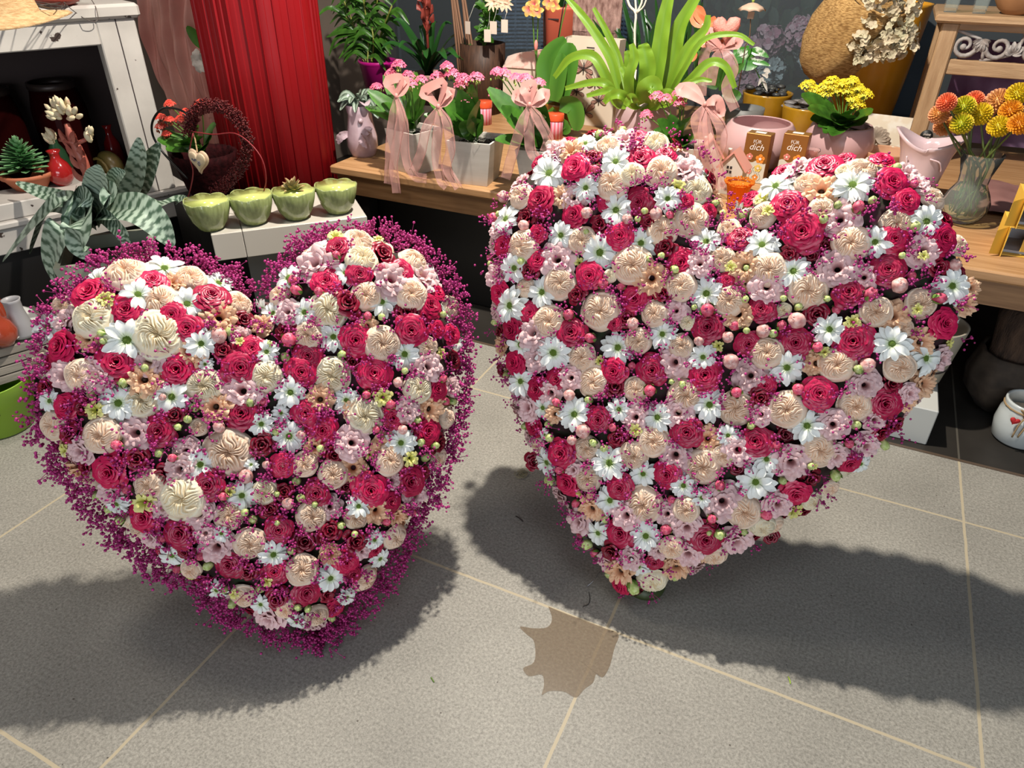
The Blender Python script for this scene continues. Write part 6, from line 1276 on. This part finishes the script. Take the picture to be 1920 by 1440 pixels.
crown = ony(172, 398, 1.50); YB = 1.50
for pts, w_, y1, nr, du in ((((195, 388), (228, 375), (252, 335), (262, 290), (262, 258)), .060, 1.60, (.3, -1, 0), -.4), (((200, 388), (240, 372), (268, 340), (285, 300), (300, 268)), .058, 1.66, (.3, -1, 0), .5),
    (((178, 390), (184, 365), (188, 335), (188, 310)), .085, 1.46, (.1, -1, .1), -.6), (((155, 385), (115, 372), (75, 360), (30, 342)), .045, 1.56, (0, -.6, .8), .1),
    (((150, 388), (125, 375), (95, 395), (60, 430), (5, 492)), .085, 1.40, (-.4, -.6, .6), -.1), (((152, 392), (118, 382), (90, 400), (72, 440), (58, 475)), .075, 1.48, (-.5, -.5, .6), .2),
    (((160, 400), (138, 420), (112, 440), (98, 490), (106, 535)), .095, 1.36, (-.2, -1, .1), -.2), (((172, 402), (160, 408), (150, 430), (150, 455), (165, 486)), .100, 1.34, (.1, -.8, .5), -.2),
    (((190, 398), (225, 392), (262, 395), (295, 420), (325, 462)), .085, 1.44, (.2, -.6, .8), -.1), (((190, 402), (215, 418), (232, 440), (240, 468)), .05, 1.38, (.2, -1, .2), .2),
    (((165, 395), (150, 380), (158, 372), (172, 385)), .07, 1.44, (0, -.8, .6), .1), (((185, 392), (200, 372), (208, 365), (195, 390)), .07, 1.44, (0, -.8, .6), .1), (((200, 395), (212, 350), (220, 330), (235, 322)), .05, 1.5, (0, -1, .2), .0), (((210, 395), (290, 385), (330, 378), (350, 372)), .05, 1.75, (0, -.5, .9), .3)):
    P0 = [crown + Vector((0, 0, -.03))] + [ony(x, y, YB + (y1 - YB) * min(1, (k + 1) / 3)) for k, (x, y) in enumerate(pts)]
    g = G(); g.leaf(P0, w_ * 1.25, nrm=nr, n=130, fold=.28, across=10, prof=lambda u: .55 + .45 * math.sin(PI * min(1, u * 1.05)) if u < .8 else (.55 + .45 * math.sin(PI * min(1, u * 1.05))) * math.sqrt(max(.02, 1 - ((u - .8) / .205) ** 2)), band=bands(0, 92, du)); g.build('leaf', bandm, root, world=True)
sp = curve([crown + Vector((0, 0, -.03))] + P_(1.50, (165, 350), (158, 310), (145, 280), (136, 262), (125, 232)), 16)
g = G(); g.tube(sp, [.011] * 6 + [.016] * 5 + [.014] * 4 + [.01, .008], 8)
for k in (4, 6, 8, 10, 11, 12):
    p = sp[k]
    for sg in (-1, 1): g.leaf([p, p + Vector((sg * .02, -.01, .015)), p + Vector((sg * .035, -.012, .04))], .028, nrm=(0, -1, 0), n=6, fold=.4)
for a_, b_ in (((140, 268), (112, 262)), ((142, 270), (160, 262))): g.tube(P_(1.49, a_, b_), .006, 6)
g.build('flower_stalk', mat('bract_coral', (.30, .05, .035), .5, col2=(.42, .13, .09), scale=30), root, world=True)
for cx, cy, n, sp_ in ((120, 222, 34, 24), (108, 262, 12, 13), (166, 260, 9, 10)):
    g = G()
    for i in range(n):
        a = rnd.uniform(-.2, PI + .2) if n > 20 else (rnd.uniform(2.2, 3.4) if cx < 120 else rnd.uniform(.5, 1.5)); q = rnd.uniform(.2, 1); x, y = cx + sp_ * q * math.cos(a), cy - (sp_ * q * math.sin(a) if n > 20 else rnd.uniform(-8, 8))
        p = ony(x, y, 1.49 + rnd.uniform(-.03, .03)); d = Vector((math.cos(a) * .9, rnd.uniform(-.5, .2), math.sin(a) * .8 + .3)).normalized() * .034
        g.tube([p, p + d * .3, p + d * .75, p + d], [.003, .0085, .0065, .001], 7)
    g.build('bract_cluster', mat('cream_bracts', (.66, .56, .36), .5, col2=(.55, .30, .22), scale=60, sharp=(.55, .7)), root, world=True)
# bottom left: bucket, wooden crate, plate with little vases
c = Vector((-2.36, 1.04, .0065)); root = empty('green_bucket', c, 'bright green bucket on the dark floor at the left edge', 'bucket')
gr_ = mat('lime_green_plastic', (.24, .42, .03), .35)
G().lathe(shell([(.09, 0), (.118, .115), (.124, .117), (.128, .175), (.130, .178)], .005), 44).build('bucket', gr_, root)
g = G(); 
for a, z, r_ in ((-1.02, .152, .1275), (-.55, .098, .1155)):
    v = [(r_ * math.cos(a + t), r_ * math.sin(a + t), z + dz) for t, dz in ((-.12, -.003), (.12, -.003), (.12, .003), (-.12, .003))]; g.add(v, [(0, 1, 2, 3)])
g.build('slot', ink, root, smooth=False)
c2_ = Vector((-2.40, 1.06, .186)); root = empty('wooden_crate', c2_, 'rough grey wooden crate on top of the green bucket', 'crate', rz=RC)
barn = mat('grey_barn_wood', (.20, .17, .14), .85, col2=(.30, .265, .22), scale=5, stretch=(1, 9, 9), bump=.8, bscale=12)
for k in range(4): G().box((-.22, -.13, .002 + k * .030), (.22, -.115, .028 + k * .030), bev=.002).build('slat', barn, root, smooth=False)
G().box((-.22, -.114, .0), (.22, .14, .012)).box((-.22, -.114, .1), (.22, .14, .118)).build('boards', barn, root, smooth=False)
c = Vector((-2.405, 1.10, .305)); tag(G().lathe([(.001, .004), (.11, .0), (.165, .014), (.172, .022), (.165, .022), (.11, .008), (.001, .009)], 56).build('white_plate', mat('white_glaze', (.62, .62, .59), .15, coat=.4), loc=c), 'white plate on the crate at the left edge', 'plate')
zp = .3145
p = onz(46, 627, zp); tag(G().lathe([(.001, 0), (.036, 0), (.038, .01), (.030, .05), (.024, .085), (.024, .115), (.027, .124), (.023, .124), (.019, .11), (.019, .08), (.001, .03)], 36).build('grey_bottle', mat('pale_grey_ceramic', (.30, .29, .30), .4), loc=p), 'pale grey bottle vase with an open neck on the white plate', 'vase')
red_vase(onz(12, 645, zp), 1.15, 'rust red glossy round vase on the white plate', mat('rust_glaze', (.30, .045, .02), .15, coat=.5))
p = onz(8, 615, zp); root = empty('red_watering_jug', p, 'tall rust red jug behind the round vase on the plate', 'jug')
G().lathe(shell([(.022, 0), (.03, .02), (.024, .08), (.018, .12), (.022, .14)], .003), 28).build('body', mat('rust_glaze', (.3, .045, .02)), root); G().tube(curve([(.028, 0, .02), (.05, 0, .01), (.058, 0, .035), (.05, 0, .05)], 8), .004, 6).build('handle', mat('rust_glaze', (.3, .045, .02)), root)
# ---------------------------------------------------------------- outside the window
wick = mat('blue_grey_wicker', (.09, .13, .20), .6, col2=(.18, .24, .33), scale=40)
root = empty('wicker_chair', (-2.3, 5.6, -.05), 'blue-grey wicker chair outside the shop window', 'chair')
g = G()
for k in range(26):
    z = .62 + k * .028; g.tube([(.62 * math.cos(a), .5 * math.sin(a) * .8, z + .006 * math.sin(a * 40 + k * PI)) for a in [PI * q / 40 for q in range(41)]], .013, 5)
for q in range(18): a = PI * q / 17; g.tube([(.62 * math.cos(a), .4 * math.sin(a), .58), (.62 * math.cos(a), .4 * math.sin(a), 1.38)], .012, 5)
g.build('woven_back', wick, root)
G().box((-.55, -.45, .48), (.55, .35, .60), bev=.03).build('seat', mat('black_cushion', (.008, .009, .012), .7), root, smooth=False)
for sx, sy in ((-1, -1), (1, -1), (-1, 1), (1, 1)): G().box((sx * .5 - .03, sy * .33 - .03, .0), (sx * .5 + .03, sy * .33 + .03, .5)).build('leg', blk, root, smooth=False)
hed = mat('dark_hedge', (.006, .018, .008), .7, col2=(.012, .035, .014), scale=20)
struct('wall_outside', G().box((-8, 8.0, -.05), (8, 8.2, 4)), mat('dark_facade', (.006, .007, .010), .8, col2=(.016, .02, .03), scale=1.2), smooth=False)
SXX = ony(1470, 90, 5.1).x
for (x, y, s_, lb, fl_) in ((SXX, 5.1, .55, 'shrub with pink hydrangea heads outside the window', 1), (-1.3, 6.6, .6, 'dark green shrub outside the window behind the nest fern', 0), (1.3, 5.4, .6, 'dark shrub outside the window behind the carved stand', 0)):
    root = empty('outdoor_shrub', (x, y, -.05), lb, 'shrub'); g = G(); R = random.Random(int(s_ * 100 + x * 10))
    for i in range(420):
        u = Vector((R.gauss(0, 1), R.gauss(0, 1), R.gauss(0, 1))).normalized() * R.uniform(.6, 1); p = Vector((u.x * s_, u.y * s_ * .8, .55 + u.z * .55)); d = (u + Vector((R.uniform(-.6, .6), R.uniform(-.6, .6), R.uniform(-.3, .6)))).normalized() * .12
        g.leaf([p, p + d * .5 + Vector((0, 0, .01)), p + d], .06, nrm=(0, -.6, .8), n=5, across=2)
    g.build('foliage', hed, root)
    if fl_:
        for k in range(9):
            g = G(); hx, hy, hz = R.uniform(-.32, .30), -.40 + R.uniform(-.08, .05), .80 + R.uniform(-.12, .25); florets(g, [(hx, hy, hz, .085)], 60, .022, R); g.build('flower_head', mat('dusky_hydrangea', (.34, .13, .17), .8, attr=(.48, .32, .33)) if k % 3 else mat('grey_white_hydrangea', (.32, .34, .33), .8), root)
